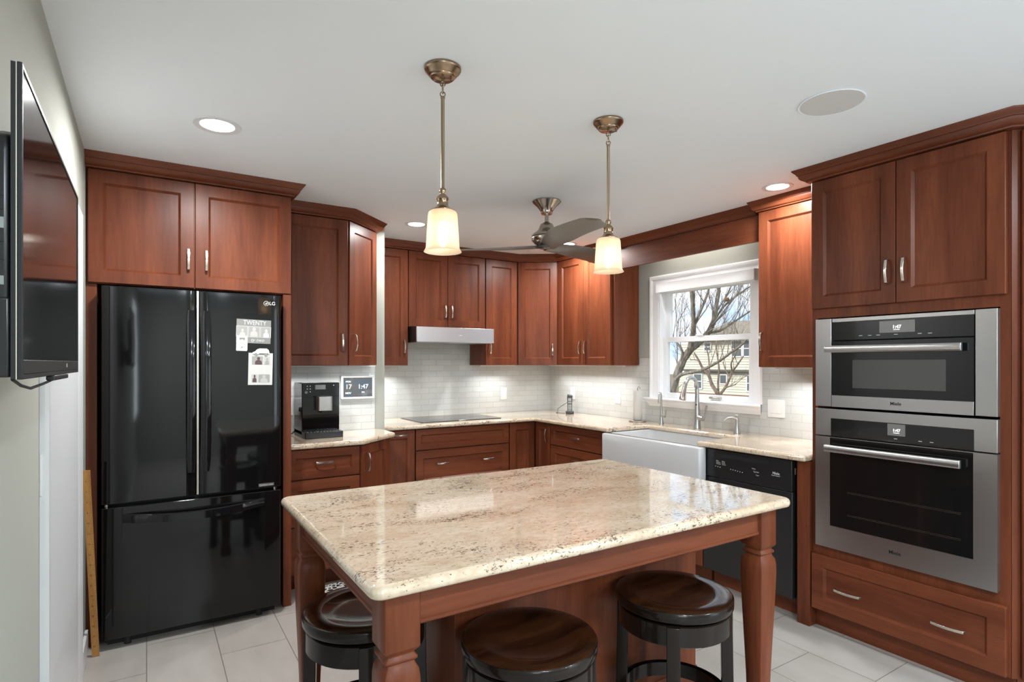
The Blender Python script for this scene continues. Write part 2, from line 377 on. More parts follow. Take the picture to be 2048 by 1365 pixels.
def thing(name, label, cat, loc, rz=0, group=None):
    o = bpy.data.objects.new(name, None); COL.objects.link(o); o.location = loc; o.rotation_euler = (0, 0, rz); o.empty_display_size = 0.1
    WM[o.name] = Matrix.Translation(loc) @ Matrix.Rotation(rz, 4, 'Z')
    return tag(o, label, cat, group)
def struct(o): o['kind'] = 'structure'; return o
KIDS = {}
def copy_tree(o, parent=None):
    c = o.copy(); COL.objects.link(c)
    if parent is not None: c.parent = parent
    for ch in [x for x in bpy.data.objects if x.parent == o]: copy_tree(ch, c)
    return c
def B(x0, x1, y0, y1, z0, z1, M=None): return MB(M).box(x0, x1, y0, y1, z0, z1)
def frame(loc, rz=0): return Matrix.Translation(loc) @ Matrix.Rotation(rz, 4, 'Z')
def rect(cx, cy, hx, hy, r, n=5):
    out = []
    for sx, sy, a0 in ((1, 1, 0), (-1, 1, 90), (-1, -1, 180), (1, -1, 270)):
        for i in range(n + 1):
            a = R(a0 + 90 * i / n); out.append((cx + sx * (hx - r) + r * math.cos(a), cy + sy * (hy - r) + r * math.sin(a)))
    return out
def text(body, size, M, m, parent, name='lettering', ext=0.0004, align='CENTER', off=0.0, xs=1.0):
    cu = bpy.data.curves.new(name, 'FONT'); cu.body = body; cu.size = size; cu.extrude = ext; cu.align_x = align; cu.align_y = 'CENTER'; cu.offset = off
    t = bpy.data.objects.new('tmp_text', cu); COL.objects.link(t)
    dg = bpy.context.evaluated_depsgraph_get(); me = bpy.data.meshes.new_from_object(t.evaluated_get(dg))
    bpy.data.objects.remove(t, do_unlink=True); bpy.data.curves.remove(cu)
    me.transform(Matrix.Diagonal((xs, 1, 1, 1)))
    T = WM[parent.name]; me.transform(T.inverted() @ M); me.name = name
    me.materials.clear(); me.materials.append(MATS[m])
    o = bpy.data.objects.new(name, me); COL.objects.link(o); o.parent = parent; WM[o.name] = T
    return o
def face(loc, rz=0): return Matrix.Translation(loc) @ Matrix.Rotation(rz, 4, 'Z') @ Matrix.Rotation(R(90), 4, 'X')
FX = R(-90)    # turns a front that faces -Y into one that faces -X

# ------------------------------------------------------------------ room shell
XL, XR, YA, YB, ZC, YR = -0.254, 3.61, 4.20, 4.91, 2.44, -3.0
WT = 0.12
struct(B(XL - WT, XR + WT, YR - WT, YB + WT, -0.06, 0).build('floor', 'floor_tile', smooth=False))
struct(B(XL - WT, XR + WT, YR - WT, YB + WT, ZC, ZC + 0.1).build('ceiling', 'ceiling_paint', smooth=False))
wl = struct(B(XL - WT, XL, YR - WT, YB + WT, 0, ZC).build('wall_left', 'sage_paint', smooth=False))
wa = struct(MB().prism([(XL, YA), (1.525, YA), (1.525, YB), (XL, YB)], 0, ZC).build('wall_alcove', 'sage_paint', smooth=False))
wb = struct(B(1.525, XR + WT, YB, YB + WT, 0, ZC).build('wall_back', 'sage_paint', smooth=False))
# right wall with the window hole, one continuous mesh
WY0, WY1, WZ0, WZ1 = 2.511, 3.384, 1.105, 2.045
wm = MB()
ys = [YR - WT, WY0, WY1, YB + WT]; zs = [0, WZ0, WZ1, ZC]
for x in (XR, XR + WT):
    g = [[wm.v((x, y, z)) for z in zs] for y in ys]
    for i in range(3):
        for j in range(3):
            if (i, j) != (1, 1): wm.f([g[i][j], g[i + 1][j], g[i + 1][j + 1], g[i][j + 1]])
    if x == XR: g0 = g
for (i, j), (k, l) in (((1, 1), (2, 1)), ((2, 1), (2, 2)), ((2, 2), (1, 2)), ((1, 2), (1, 1))): wm.f([g0[i][j], g0[k][l], g[k][l], g[i][j]])
for i in range(3): wm.f([g0[i][0], g0[i + 1][0], g[i + 1][0], g[i][0]]); wm.f([g0[i][3], g0[i + 1][3], g[i + 1][3], g[i][3]]); wm.f([g0[0][i], g0[0][i + 1], g[0][i + 1], g[0][i]]); wm.f([g0[3][i], g0[3][i + 1], g[3][i + 1], g[3][i]])
wr = struct(wm.build('wall_right', 'sage_paint', smooth=False))
struct(B(XL, XR, YR - WT, YR, 0, ZC).build('wall_rear', 'sage_paint', smooth=False))
# tiling, a thin skin on each wall
B(0.71, 1.447, YA - 0.008, YA, 0.90, 1.40).build('tile_backsplash', 'tile', wa, smooth=False)
B(1.525, XR, YB - 0.008, YB, 0.90, 1.72).build('tile_backsplash', 'tile', wb, smooth=False)
tm = MB(); ty = [1.70, 2.40, 3.50, YB - 0.008]; X0, X1 = XR - 0.008, XR
tm.prism([(y, z) for y, z in ((1.70, .90), (YB - .008, .90), (YB - .008, 1.40), (3.60, 1.40), (3.60, 1.45), (3.46, 1.45), (3.46, 1.06), (2.43, 1.06), (2.43, 1.45), (1.70, 1.45))], X0, X1)
tm.bm.transform(Matrix(((0, 0, 1, 0), (1, 0, 0, 0), (0, 1, 0, 0), (0, 0, 0, 1))))
tm.build('tile_backsplash', 'tile', wr, smooth=False)
struct(B(XL, XL + 0.014, 3.17, 3.47, 0, 0.11).build('baseboard_left', 'trim_white', bevel=0.003))
struct(B(XL, XL + 0.014, YR, 2.07, 0, 0.11).build('baseboard_left', 'trim_white', bevel=0.003))
# white door in the left wall with its casing
d = struct(B(XL, XL + 0.010, 2.17, 3.03, 0.005, 1.965).build('door_1', 'trim_white', bevel=0.002))
casing = [(0, 0), (0.095, 0), (0.095, 0.012), (0.085, 0.020), (0.06, 0.020), (0.045, 0.014), (0.012, 0.014), (0.004, 0.008), (0, 0.008)]
cm = MB(); rs = []
for (y, z), (sy, sz) in (((2.17, 0), (-1, 0)), ((2.17, 1.968), (-1, 1)), ((3.03, 1.968), (1, 1)), ((3.03, 0), (1, 0))):
    rs.append([(XL + t, y + sy * w, z + sz * w) for w, t in casing])
struct(cm.rings(rs).build('trim_1', 'trim_white'))

# ------------------------------------------------------------------ window (a structure) and what lies on it
XW = XR + 0.055
win = bpy.data.objects.new('window_1', None); COL.objects.link(win); win.location = (XR, 2.95, 1.1); WM[win.name] = Matrix.Translation(win.location); win['kind'] = 'structure'
cas = [(0, 0), (0.09, 0), (0.09, 0.018), (0.080, 0.026), (0.066, 0.024), (0.058, 0.016), (0.018, 0.013), (0.008, 0.010), (0, 0.010)]
rs = []
for (y, z), (sy, sz) in (((WY1, 1.12), (1, 0)), ((WY1, WZ1), (1, 1)), ((WY0, WZ1), (-1, 1)), ((WY0, 1.12), (-1, 0))):
    rs.append([(XR - t, y + sy * w, z + sz * w) for w, t in cas])
MB().rings(rs).build('casing', 'window_white', win)
# stool and moulded apron below
st = MB(); pr = [(0, 1.12), (0.075, 1.12), (0.078, 1.112), (0.072, 1.102), (0.055, 1.098), (0.050, 1.082), (0.034, 1.070), (0.030, 1.056), (0.022, 1.048), (0, 1.048)]
rs = []
for y, s_ in ((WY1 + 0.10, 1), (WY0 - 0.10, -1)): rs.append([(XR - o, y + s_ * (o * 0.62 - 0.03), z) for o, z in pr])
st.rings(rs).build('window_sill', 'window_white', win)
fr = MB()   # jamb liner + vinyl frame
def hollow(mb, x0, x1, y0, y1, z0, z1, w):
    yy = [y0, y0 + w, y1 - w, y1]; zz = [z0, z0 + w, z1 - w, z1]
    G = [[[mb.v((x, y, z)) for z in zz] for y in yy] for x in (x0, x1)]
    for k in (0, 1):
        for i in range(3):
            for j in range(3):
                if (i, j) != (1, 1): mb.f([G[k][i][j], G[k][i + 1][j], G[k][i + 1][j + 1], G[k][i][j + 1]])
    for a, b in (((0, 0), (3, 0)), ((3, 0), (3, 3)), ((3, 3), (0, 3)), ((0, 3), (0, 0)), ((1, 1), (2, 1)), ((2, 1), (2, 2)), ((2, 2), (1, 2)), ((1, 2), (1, 1))):
        da = (b[0] - a[0], b[1] - a[1]); n = max(abs(da[0]), abs(da[1])); st_ = (da[0] // n, da[1] // n); p = a
        for _ in range(n):
            q = (p[0] + st_[0], p[1] + st_[1]); mb.f([G[0][p[0]][p[1]], G[0][q[0]][q[1]], G[1][q[0]][q[1]], G[1][p[0]][p[1]]]); p = q
    return mb
hollow(MB(), XR - 0.004, XR + 0.115, WY0 - 0.004, WY1 + 0.004, WZ0, WZ1 + 0.004, 0.016).build('frame', 'window_white', win)
def sash(z0, z1, x, lbl):
    s_ = hollow(MB(), x, x + 0.034, WY0 + 0.012, WY1 - 0.012, z0, z1, 0.042).build('sash', 'window_white', win, bevel=0.003)
    B(x + 0.014, x + 0.018, WY0 + 0.05, WY1 - 0.05, z0 + 0.038, z1 - 0.038).build('glass', 'pane_glass', s_, smooth=False)
    return s_
s1 = sash(1.121, 1.622, XR + 0.040, 'lower'); s2 = sash(1.58, 2.03, XR + 0.076, 'upper')
B(XR + 0.030, XR + 0.045, 2.97, 3.03, 1.622, 1.634).build('lock', 'window_white', s1, bevel=0.003)
B(XR + 0.022, XR + 0.041, 2.795, 2.900, 1.133, 1.150).build('lift', 'nickel', s1, bevel=0.004)
t = thing('window_blind', 'white window shade pulled up into its headrail over the sink window', 'blind', (XR - 0.03, 2.957, 1.985))
B(XR - 0.052, XR - 0.030, 2.452, 3.355, 1.980, 2.050).build('folded_shade', 'window_white', t, bevel=0.004)
B(XR - 0.068, XR - 0.053, 2.446, 3.361, 1.984, 2.066).build('headrail', 'window_white', t, bevel=0.004)
for y in (2.446, 3.357): B(XR - 0.0525, XR - 0.012, y, y + 0.004, 1.984, 2.066).build('end_cap', 'window_white', t)

# ------------------------------------------------------------------ cabinets
def handle(M, parent, x, z, y=0.0, ln=0.115, horiz=False):
    pts = [(-ln / 2, -0.0005), (-ln / 2 + 0.0015, 0.014), (-ln / 2 + 0.005, 0.022)]
    for i in range(1, 8):
        a = i / 8; pts.append((-ln / 2 + 0.005 + (ln - 0.010) * a, 0.022 + 0.010 * math.sin(PI * a)))
    pts += [(ln / 2 - 0.005, 0.022), (ln / 2 - 0.0015, 0.014), (ln / 2, -0.0005)]
    fn = (lambda u, a, o: (x + a, y - o, z + u)) if horiz else (lambda u, a, o: (x + u, y - o, z + a))
    return MB(M).ribbon(pts, 0.012, 0.006, fn).build('handle', 'nickel', parent, bevel=0.0012)
def cab(name, label, cat, org, rz, w, z0, z1, depth, fronts, group=None, toe=False, bx=None, body=True, stile=0.062, split=None):
    M = frame((org[0], org[1], 0), rz)
    t = thing(name, label, cat, (org[0], org[1], 0 if toe else z0), rz, group)
    if body:
        b0, b1 = bx or (0, w); zz = 0.105 if toe else z0
        MB(M).box(b0, b1, 0.0225, depth, zz, z1).build('carcass', 'cherry', t, bevel=0.0015)
        if toe: MB(M).box(b0, b1, 0.085, depth, 0, 0.104).build('toe_kick', 'cherry_flat', t)
    for fr_ in fronts:
        kind, x0, x1, za, zb = fr_[:5]; hs = fr_[5:]
        o = MB(M).panel_front(x0, x1, za, zb, st=min(stile, (zb - za) * 0.27, (x1 - x0) * 0.3)).build(kind, 'cherry' if kind == 'door' else 'cherry_flat', t, smooth=False)
        for h in hs: handle(M, o, h[1], h[2], horiz=(h[0] == 'h'))
    return t
G3 = 0.003
# over the refrigerator, with the tall side panels that frame it
t = cab('fridge_cabinet', 'deep cherry cabinet with two doors above the black refrigerator', 'cabinet', (XL + 0.002, 3.495), 0, 0.960, 1.805, 2.372, 0.70,
        [('door', 0.008, 0.466, 1.809, 2.369, ('v', 0.439, 1.958)), ('door', 0.472, 0.958, 1.809, 2.369, ('v', 0.523, 1.958))])
B(XL + 0.002, XL + 0.045, 3.52, YA - 0.003, 0, 1.803).build('side_panel', 'cherry', t)
B(0.664, 0.708, 3.50, YA - 0.003, 0, 1.803).build('side_panel', 'cherry', t)
# coffee corner
cab('wall_cabinet', 'tall single-door cherry wall cabinet over the coffee machine', 'cabinet', (0.712, 3.857), 0, 0.436, 1.392, 2.372, 0.343,
    [('door', 0.004, 0.432, 1.394, 2.369, ('v', 0.392, 1.548))], bx=(0, 0.426))
ang = math.atan2(4.11 - 3.857, 1.437 - 1.156)
ln = math.hypot(4.11 - 3.857, 1.437 - 1.156)
M2 = frame((1.156, 3.862, 0), ang)
t = thing('angled_wall_cabinet', 'narrow angled cherry wall cabinet with one door at the end of the coffee corner', 'cabinet', (1.156, 3.862, 1.392), ang)
MB().prism([(1.145, 3.885), (1.163, 3.880), (1.420, 4.113), (1.420, YA - 0.009), (1.145, YA - 0.009)], 1.392, 2.372).build('carcass', 'cherry', t)
o = MB(M2).panel_front(0.006, ln - 0.004, 1.394, 2.369).build('door', 'cherry', t, smooth=False); handle(M2, o, 0.052, 1.548)
cab('drawer_cabinet', 'cherry base cabinet with stacked drawers below the coffee machine', 'cabinet', (0.712, 3.660), 0, 0.455, 0.105, 0.880, 0.54,
    [('drawer', 0.004, 0.450, 0.692, 0.872, ('h', 0.225, 0.790)), ('drawer', 0.004, 0.450, 0.405, 0.684, ('h', 0.225, 0.60)), ('drawer', 0.004, 0.450, 0.112, 0.397, ('h', 0.225, 0.30))], toe=True, bx=(0, 0.448))
ang = math.atan2(3.915 - 3.655, 1.470 - 1.180); ln = math.hypot(3.915 - 3.655, 1.470 - 1.180); M2 = frame((1.176, 3.655, 0), ang)
t = thing('angled_base_cabinet', 'angled cherry base cabinet with one door at the end of the coffee counter', 'cabinet', (1.176, 3.655, 0), ang)
MB().prism([(1.166, 3.682), (1.178, 3.672), (1.458, 3.923), (1.458, YA - 0.003), (1.166, YA - 0.003)], 0.105, 0.880).build('carcass', 'cherry', t)
MB().prism([(1.166, 3.74), (1.40, 3.945), (1.40, YA - 0.003), (1.166, YA - 0.003)], 0.0, 0.104).build('toe_kick', 'cherry_flat', t)
o = MB(M2).panel_front(0.006, ln - 0.004, 0.112, 0.872).build('door', 'cherry', t, smooth=False); handle(M2, o, 0.055, 0.760, ln=0.12)
# back wall uppers
YU = 4.59; DU = YB - 0.009 - YU
cab('narrow_wall_cabinet', 'narrow cherry wall cabinet left of the range hood', 'cabinet', (1.527, YU), 0, 0.350, 1.388, 2.372, DU, [('door', 0.012, 0.346, 1.390, 2.369, ('v', 0.310, 1.548))])
cab('hood_cabinet', 'short two-door cherry cabinet directly above the steel range hood', 'cabinet', (1.880, YU), 0, 0.752, 1.717, 2.372, DU,
    [('door', 0.003, 0.369, 1.720, 2.369, ('v', 0.340, 1.86)), ('door', 0.373, 0.749, 1.720, 2.369, ('v', 0.402, 1.86))])
cab('wall_cabinet', 'cherry wall cabinet with one door right of the range hood', 'cabinet', (2.636, YU), 0, 0.346, 1.388, 2.372, DU, [('door', 0.003, 0.343, 1.390, 2.369, ('v', 0.040, 1.548))])
ax0, ay0, ax1, ay1 = 2.988, 4.590, 3.298, 4.378
ang = math.atan2(ay1 - ay0, ax1 - ax0); ln = math.hypot(ay1 - ay0, ax1 - ax0); M2 = frame((ax0, ay0, 0), ang)
t = thing('corner_wall_cabinet', 'diagonal one-door cherry wall cabinet in the corner of the room', 'cabinet', (ax0, ay0, 1.388), ang)
MB().prism([(2.986, 4.616), (3.004, 4.603), (3.314, 4.392), (3.325, 4.381), (3.60, 4.381), (3.60, 4.90), (2.986, 4.90)], 1.388, 2.372).build('carcass', 'cherry', t)
o = MB(M2).panel_front(0.004, ln - 0.004, 1.390, 2.369).build('door', 'cherry', t, smooth=False); handle(M2, o, ln - 0.045, 1.535)
# right wall uppers
DW_ = XR - 0.009 - 3.30
cab('wall_cabinet', 'two-door cherry wall cabinet between the corner and the window', 'cabinet', (3.30, 4.376), FX, 0.768, 1.388, 2.372, DW_,
    [('door', 0.004, 0.378, 1.390, 2.369, ('v', 0.345, 1.548)), ('door', 0.382, 0.736, 1.390, 2.369, ('v', 0.418, 1.548))])
cab('wall_cabinet', 'cherry wall cabinet with one door right of the window beside the ovens', 'cabinet', (3.30, 2.252), FX, 0.52, 1.382, 2.372, DW_,
    [('door', 0.004, 0.516, 1.384, 2.369, ('v', 0.032, 1.545))])
tag(B(3.352, 3.372, 2.256, 3.606, 2.20, 2.372).build('valance_board', 'cherry_flat', at=(3.362, 2.93, 2.20), bevel=0.001), 'plain cherry valance board bridging the top of the window', 'valance')
# back wall base cabinets
YD = 4.298; DB = YB - 0.009 - YD
cab('pull_out_cabinet', 'narrow cherry pull-out base cabinet left of the cooktop drawers', 'cabinet', (1.527, YD), 0, 0.290, 0.105, 0.880, DB,
    [('door', 0.010, 0.286, 0.112, 0.872, ('h', 0.165, 0.838))], toe=True)
cab('cooktop_cabinet', 'wide cherry drawer cabinet under the black glass cooktop', 'cabinet', (1.820, YD), 0, 0.888, 0.105, 0.880, DB,
    [('drawer_front', 0.004, 0.884, 0.705, 0.872), ('drawer', 0.004, 0.884, 0.395, 0.697, ('h', 0.235, 0.585), ('h', 0.670, 0.585)), ('drawer', 0.004, 0.884, 0.112, 0.388, ('h', 0.235, 0.26), ('h', 0.670, 0.26))], toe=True)
XD = 2.985
t = thing('corner_base_cabinet', 'inside-corner cherry base cabinet with a folding two-leaf door', 'cabinet', (2.712, YD, 0))
MB().prism([(2.712, YD + 0.0225), (XD + 0.0225, YD + 0.0225), (XD + 0.0225, 4.068), (3.60, 4.068), (3.60, 4.90), (2.712, 4.90)], 0.105, 0.880).build('carcass', 'cherry', t)
MB().prism([(2.712, YD + 0.085), (XD + 0.085, YD + 0.085), (XD + 0.085, 4.068), (3.60, 4.068), (3.60, 4.90), (2.712, 4.90)], 0, 0.104).build('toe_kick', 'cherry_flat', t)
M2 = frame((2.712, YD, 0)); MB(M2).panel_front(0.004, 0.266, 0.112, 0.872).build('door', 'cherry', t, smooth=False)
M2 = frame((XD, YD - 0.006, 0), FX); o = MB(M2).panel_front(0.004, 0.220, 0.112, 0.872, st=0.055).build('door', 'cherry', t, smooth=False); handle(M2, o, 0.185, 0.772)
# right wall base cabinets
DR = XR - 0.009 - XD
cab('drawer_cabinet', 'cherry base cabinet of drawers between the corner and the white sink', 'cabinet', (XD, 4.066), FX, 0.756, 0.105, 0.880, DR,
    [('drawer', 0.004, 0.752, 0.697, 0.872, ('h', 0.36, 0.788)), ('drawer', 0.004, 0.752, 0.405, 0.689, ('h', 0.36, 0.60)), ('drawer', 0.004, 0.752, 0.112, 0.397, ('h', 0.36, 0.30))], toe=True)
cab('sink_cabinet', 'cherry base cabinet under the white farmhouse sink', 'cabinet', (XD, 3.306), FX, 0.88, 0.105, 0.655, DR,
    [('door', 0.004, 0.438, 0.112, 0.650, ('v', 0.40, 0.56)), ('door', 0.442, 0.876, 0.112, 0.650, ('v', 0.48, 0.56))], toe=True)
tag(B(XD, 3.60, 1.732, 1.800, 0.0, 0.880).build('filler_panel', 'cherry', at=(XD, 1.766, 0), bevel=0.001), 'plain cherry filler panel between dishwasher and oven tower', 'panel')

# ------------------------------------------------------------------ oven tower
TX = 2.99; TY0 = 1.730; TW = 0.838
M2 = frame((TX, TY0, 0), FX)
t = thing('oven_tower', 'tall cherry oven cabinet with two upper doors and a wide bottom drawer', 'cabinet', (TX, TY0, 0), FX)
fm = MB(M2)   # face frame with an opening, one connected shape with the carcass
xs_ = [0, 0.030, TW - 0.036, TW]; zs_ = [0.105, 0.447, 1.645, 2.372]
def opening_box(mb, xs_, zs_, y0, y1):
    A = [[mb.v((x, y0, z)) for z in zs_] for x in xs_]; Bk = [[mb.v((x, y1, z)) for z in zs_] for x in xs_]
    for i in range(3):
        for j in range(3):
            if (i, j) != (1, 1): mb.f([A[i][j], A[i + 1][j], A[i + 1][j + 1], A[i][j + 1]])
            mb.f([Bk[i][j], Bk[i + 1][j], Bk[i + 1][j + 1], Bk[i][j + 1]])
    for i in range(3):
        mb.f([A[i][0], A[i + 1][0], Bk[i + 1][0], Bk[i][0]]); mb.f([A[i][3], A[i + 1][3], Bk[i + 1][3], Bk[i][3]])
        mb.f([A[0][i], A[0][i + 1], Bk[0][i + 1], Bk[0][i]]); mb.f([A[3][i], A[3][i + 1], Bk[3][i + 1], Bk[3][i]])
    C_ = [mb.v((x, y1 - 0.02, z)) for x, z in ((xs_[1], zs_[1]), (xs_[2], zs_[1]), (xs_[2], zs_[2]), (xs_[1], zs_[2]))]
    F_ = [A[1][1], A[2][1], A[2][2], A[1][2]]
    for i in range(4): mb.f([F_[i], F_[(i + 1) % 4], C_[(i + 1) % 4], C_[i]])
    mb.f(C_)
opening_box(fm, xs_, zs_, 0.0225, 0.610)
fm.build('carcass', 'cherry', t, smooth=False)
MB(M2).box(0, TW, 0.06, 0.61, 0, 0.104).build('toe_kick', 'cherry_flat', t)
for a, b, hx in ((0.006, 0.412, 0.381), (0.416, 0.826, 0.454)):
    o = MB(M2).panel_front(a, b, 1.696, 2.368).build('door', 'cherry', t, smooth=False); handle(M2, o, hx, 1.846)
o = MB(M2).panel_front(0.006, 0.826, 0.108, 0.398, st=0.062).build('drawer', 'cherry_flat', t, smooth=False); handle(M2, o, 0.196, 0.245, horiz=True, ln=0.13); handle(M2, o, 0.627, 0.245, horiz=True, ln=0.13)
# angled tall pantry turning away at the end of the run
M3 = frame((3.012, 0.858, 0), R(-45))
t = thing('pantry_cabinet', 'angled tall cherry pantry cabinet at the right end beyond the ovens', 'cabinet', (3.012, 0.858, 0), R(-45))
MB().prism([(3.012, 0.890), (3.030, 0.872), (3.601, 0.301), (3.601, 0.890)], 0.105, 2.372).build('carcass', 'cherry', t)
MB().prism([(3.072, 0.890), (3.090, 0.872), (3.601, 0.361), (3.601, 0.890)], 0.0, 0.104).build('toe_kick', 'cherry_flat', t)
for za, zb in ((1.690, 2.368), (0.112, 1.672)):
    o = MB(M3).panel_front(0.055, 0.76, za, zb).build('door', 'cherry', t, smooth=False); handle(M3, o, 0.72, 1.80 if za > 1 else 1.2)
tag(MB(frame((3.012, 0.858, 0), R(-45))).box(0.006, 0.040, 0.002, 0.020, 0.11, 2.368).build('corner_post', 'cherry', t, bevel=0.008, seg=3))

# crown mouldings
cp = [(0.004, 2.373), (0.014, 2.373), (0.016, 2.379), (0.024, 2.381), (0.033, 2.386), (0.040, 2.394), (0.043, 2.403), (0.044, 2.409), (0.049, 2.411), (0.050, 2.416), (0.066, 2.433), (0.067, 2.4395), (-0.05, 2.4395), (-0.05, 2.373)]
def crown(path, label): return tag(MB().sweep(path, cp).build('crown_molding', 'cherry_flat', at=(path[0][0], path[0][1], 2.373), angle=50), label, 'crown molding')
crown([(XL + 0.001, 3.495), (0.708, 3.495), (0.708, 3.79)], 'cherry crown molding on top of the refrigerator cabinet')
crown([(0.712, 3.857), (1.152, 3.857), (1.436, 4.110), (1.436, YA - 0.002)], 'cherry crown molding bending over the coffee corner cabinets')
cp = [(o * 0.72 if o > 0 else o, z) for o, z in cp]
crown([(1.530, YU), (ax0, ay0), (ax1, ay1), (3.30, 3.608), (3.345, 3.608)], 'cherry crown molding over the hood cabinets and around the corner')
crown([(3.352, 3.562), (3.352, 2.296)], 'cherry crown molding along the valance above the window')
crown([(3.345, 2.252), (3.30, 2.252), (3.30, 1.79)], 'short cherry crown molding over the cabinet right of the window')
cp = [(o / 0.72 if o > 0 else o, z) for o, z in cp]
crown([(3.22, TY0), (TX, TY0), (TX, 0.885), (3.50, 0.375)], 'large cherry crown molding on top of the oven tower')

# ------------------------------------------------------------------ countertops
ZT0, ZT1 = 0.882, 0.915
def slab(name, poly, label, cat, at, z0=ZT0, bev=0.013):
    return tag(MB().prism(poly, z0, ZT1).build(name, 'granite', at=at, bevel=bev, seg=4), label, cat)
def round_corner(a, p, b, r, n=5):
    a, p, b = Vector(a), Vector(p), Vector(b); d1 = (a - p).normalized(); d2 = (b - p).normalized()
    ang = d1.angle(d2); L_ = r / math.tan(ang / 2); c = p + (d1 + d2).normalized() * (r / math.sin(ang / 2))
    s_ = p + d1 * L_; e = p + d2 * L_; out = []
    a0 = math.atan2(s_.y - c.y, s_.x - c.x); a1 = math.atan2(e.y - c.y, e.x - c.x); da = (a1 - a0 + PI) % (2 * PI) - PI
    for i in range(n + 1): a_ = a0 + da * i / n; out.append((c.x + r * math.cos(a_), c.y + r * math.sin(a_)))
    return out
slab('coffee_countertop', [(0.712, 3.625), (1.185, 3.625)] + round_corner((1.185, 3.625), (1.492, 3.885), (1.492, YA - 0.01), 0.035) + [(1.492, YA - 0.009), (0.712, YA - 0.009)],
     'cream speckled granite countertop under the coffee machine', 'countertop', (1.08, 3.9, ZT0))
cpoly = [(1.527, YB - 0.009), (1.527, 4.250), (2.940, 4.250), (2.940, 3.276), (3.375, 3.276)]
cpoly += round_corner((3.375, 3.276), (3.375, 2.434), (2.94, 2.434), 0.03) + round_corner((3.30, 2.434), (2.925, 2.434), (2.925, 2.0), 0.02) + [(2.940, 2.38), (2.940, 1.7325), (XR - 0.009, 1.7325), (XR - 0.009, YB - 0.009)]
slab('kitchen_countertop', cpoly, 'long L-shaped cream granite countertop along the back and sink walls', 'countertop', (3.3, 4.3, ZT0))
ipoly = rect((0.414 + 2.0) / 2, (1.217 + 2.253) / 2, (2.0 - 0.414) / 2, (2.253 - 1.217) / 2, 0.035)
slab('island_countertop', ipoly, 'large cream granite top of the kitchen island with brown flecks', 'countertop', (1.207, 1.735, 0.881), z0=0.881, bev=0.015)

# ------------------------------------------------------------------ island
IX0, IX1, IY0, IY1 = 0.458, 1.957, 1.260, 2.210
t = thing('kitchen_island', 'cherry kitchen island base with four turned corner legs', 'island', (1.207, 1.735, 0))
BX0, BX1, BY0 = 0.825, 1.965, 1.635
MB().prism([(BX0, BY0), (BX1, BY0), (BX1, IY1 - 0.01), (BX0, IY1 - 0.01)], 0.0, 0.880).build('base_cabinet', 'cherry', t, bevel=0.002)
MB().sweep([(BX0, IY1 - 0.011), (BX0, BY0), (BX1, BY0), (BX1, IY1 - 0.011), (BX0, IY1 - 0.011)], [(0, 0), (0.016, 0), (0.016, 0.088), (0.013, 0.098), (0.013, 0.104), (0.006, 0.115), (0.003, 0.128), (0, 0.128)][::-1]).build('base_molding', 'cherry_flat', t)
def island_leg(cx, cy):
    mb = MB(); pr = [(0.0445, 0.8805), (0.0445, 0.742), (0.043, 0.738), (0.034, 0.728), (0.034, 0.724), (0.040, 0.718), (0.040, 0.712), (0.034, 0.707), (0.036, 0.700), (0.0425, 0.688), (0.0450, 0.668), (0.0455, 0.64), (0.0440, 0.58), (0.0405, 0.49), (0.036, 0.38), (0.0315, 0.26), (0.0285, 0.15), (0.0275, 0.10), (0.031, 0.085), (0.036, 0.06), (0.036, 0.02), (0.031, 0.0)]
    rs = []
    for h, z in pr:
        c = min(0.003, h * 0.1); pts = []
        for sx, sy in ((1, 1), (-1, 1), (-1, -1), (1, -1)):
            a, b = (cx + sx * h, cy + sy * (h - c)), (cx + sx * (h - c), cy + sy * h)
            if sx * sy < 0: a, b = b, a
            pts += [(*a, z), (*b, z)]
        rs.append(pts)
    return mb.rings(rs).build('leg', 'cherry', t, angle=55)
for cx in (IX0 + 0.0445, IX1 - 0.0445):
    for cy in (IY0 + 0.0445, IY1 - 0.0445): island_leg(cx, cy)
def apron(p0, p1):
    return MB().sweep([p0, p1], [(0, 0.880), (0, 0.800), (0.004, 0.797), (0.004, 0.790), (0, 0.786), (-0.020, 0.786), (-0.020, 0.880)]).build('apron', 'cherry_flat', t)
apron((IX0 + 0.089, IY0 + 0.014), (IX1 - 0.089, IY0 + 0.014)); apron((IX0 + 0.014, IY1 - 0.089), (IX0 + 0.014, IY0 + 0.089))
apron((IX1 - 0.014, IY0 + 0.089), (IX1 - 0.014, BY0 - 0.001)); apron((BX0 - 0.001, IY1 - 0.014), (IX0 + 0.089, IY1 - 0.014))

# ------------------------------------------------------------------ stools
t = thing('counter_stool', 'round swivel stool with dished seat under the middle of the island overhang', 'stool', (0.949, 1.397, 0), 0, 'swivel stools around the island')
SX, SY = 0.949, 1.397; SZ = 0.610
MB().lathe([(0.002, SZ - 0.016), (0.05, SZ - 0.0155), (0.09, SZ - 0.013), (0.12, SZ - 0.008), (0.138, SZ - 0.003), (0.15, SZ), (0.193, SZ - 0.0006), (0.1975, SZ - 0.0022), (0.2, SZ - 0.006), (0.2, SZ - 0.031), (0.197, SZ - 0.036), (0.18, SZ - 0.037), (0.002, SZ - 0.037)], (SX, SY), 64).build('seat', ['seat_wood', 'espresso'], t, angle=60)
for p in bpy.data.objects['seat'].data.polygons:
    if p.normal.z < 0.6: p.material_index = 1
MB().lathe([(0.10, SZ - 0.050), (0.10, SZ - 0.0365), (0.06, SZ - 0.0365), (0.06, SZ - 0.050)], (SX, SY), 32).build('swivel_plate', 'satin_black', t)
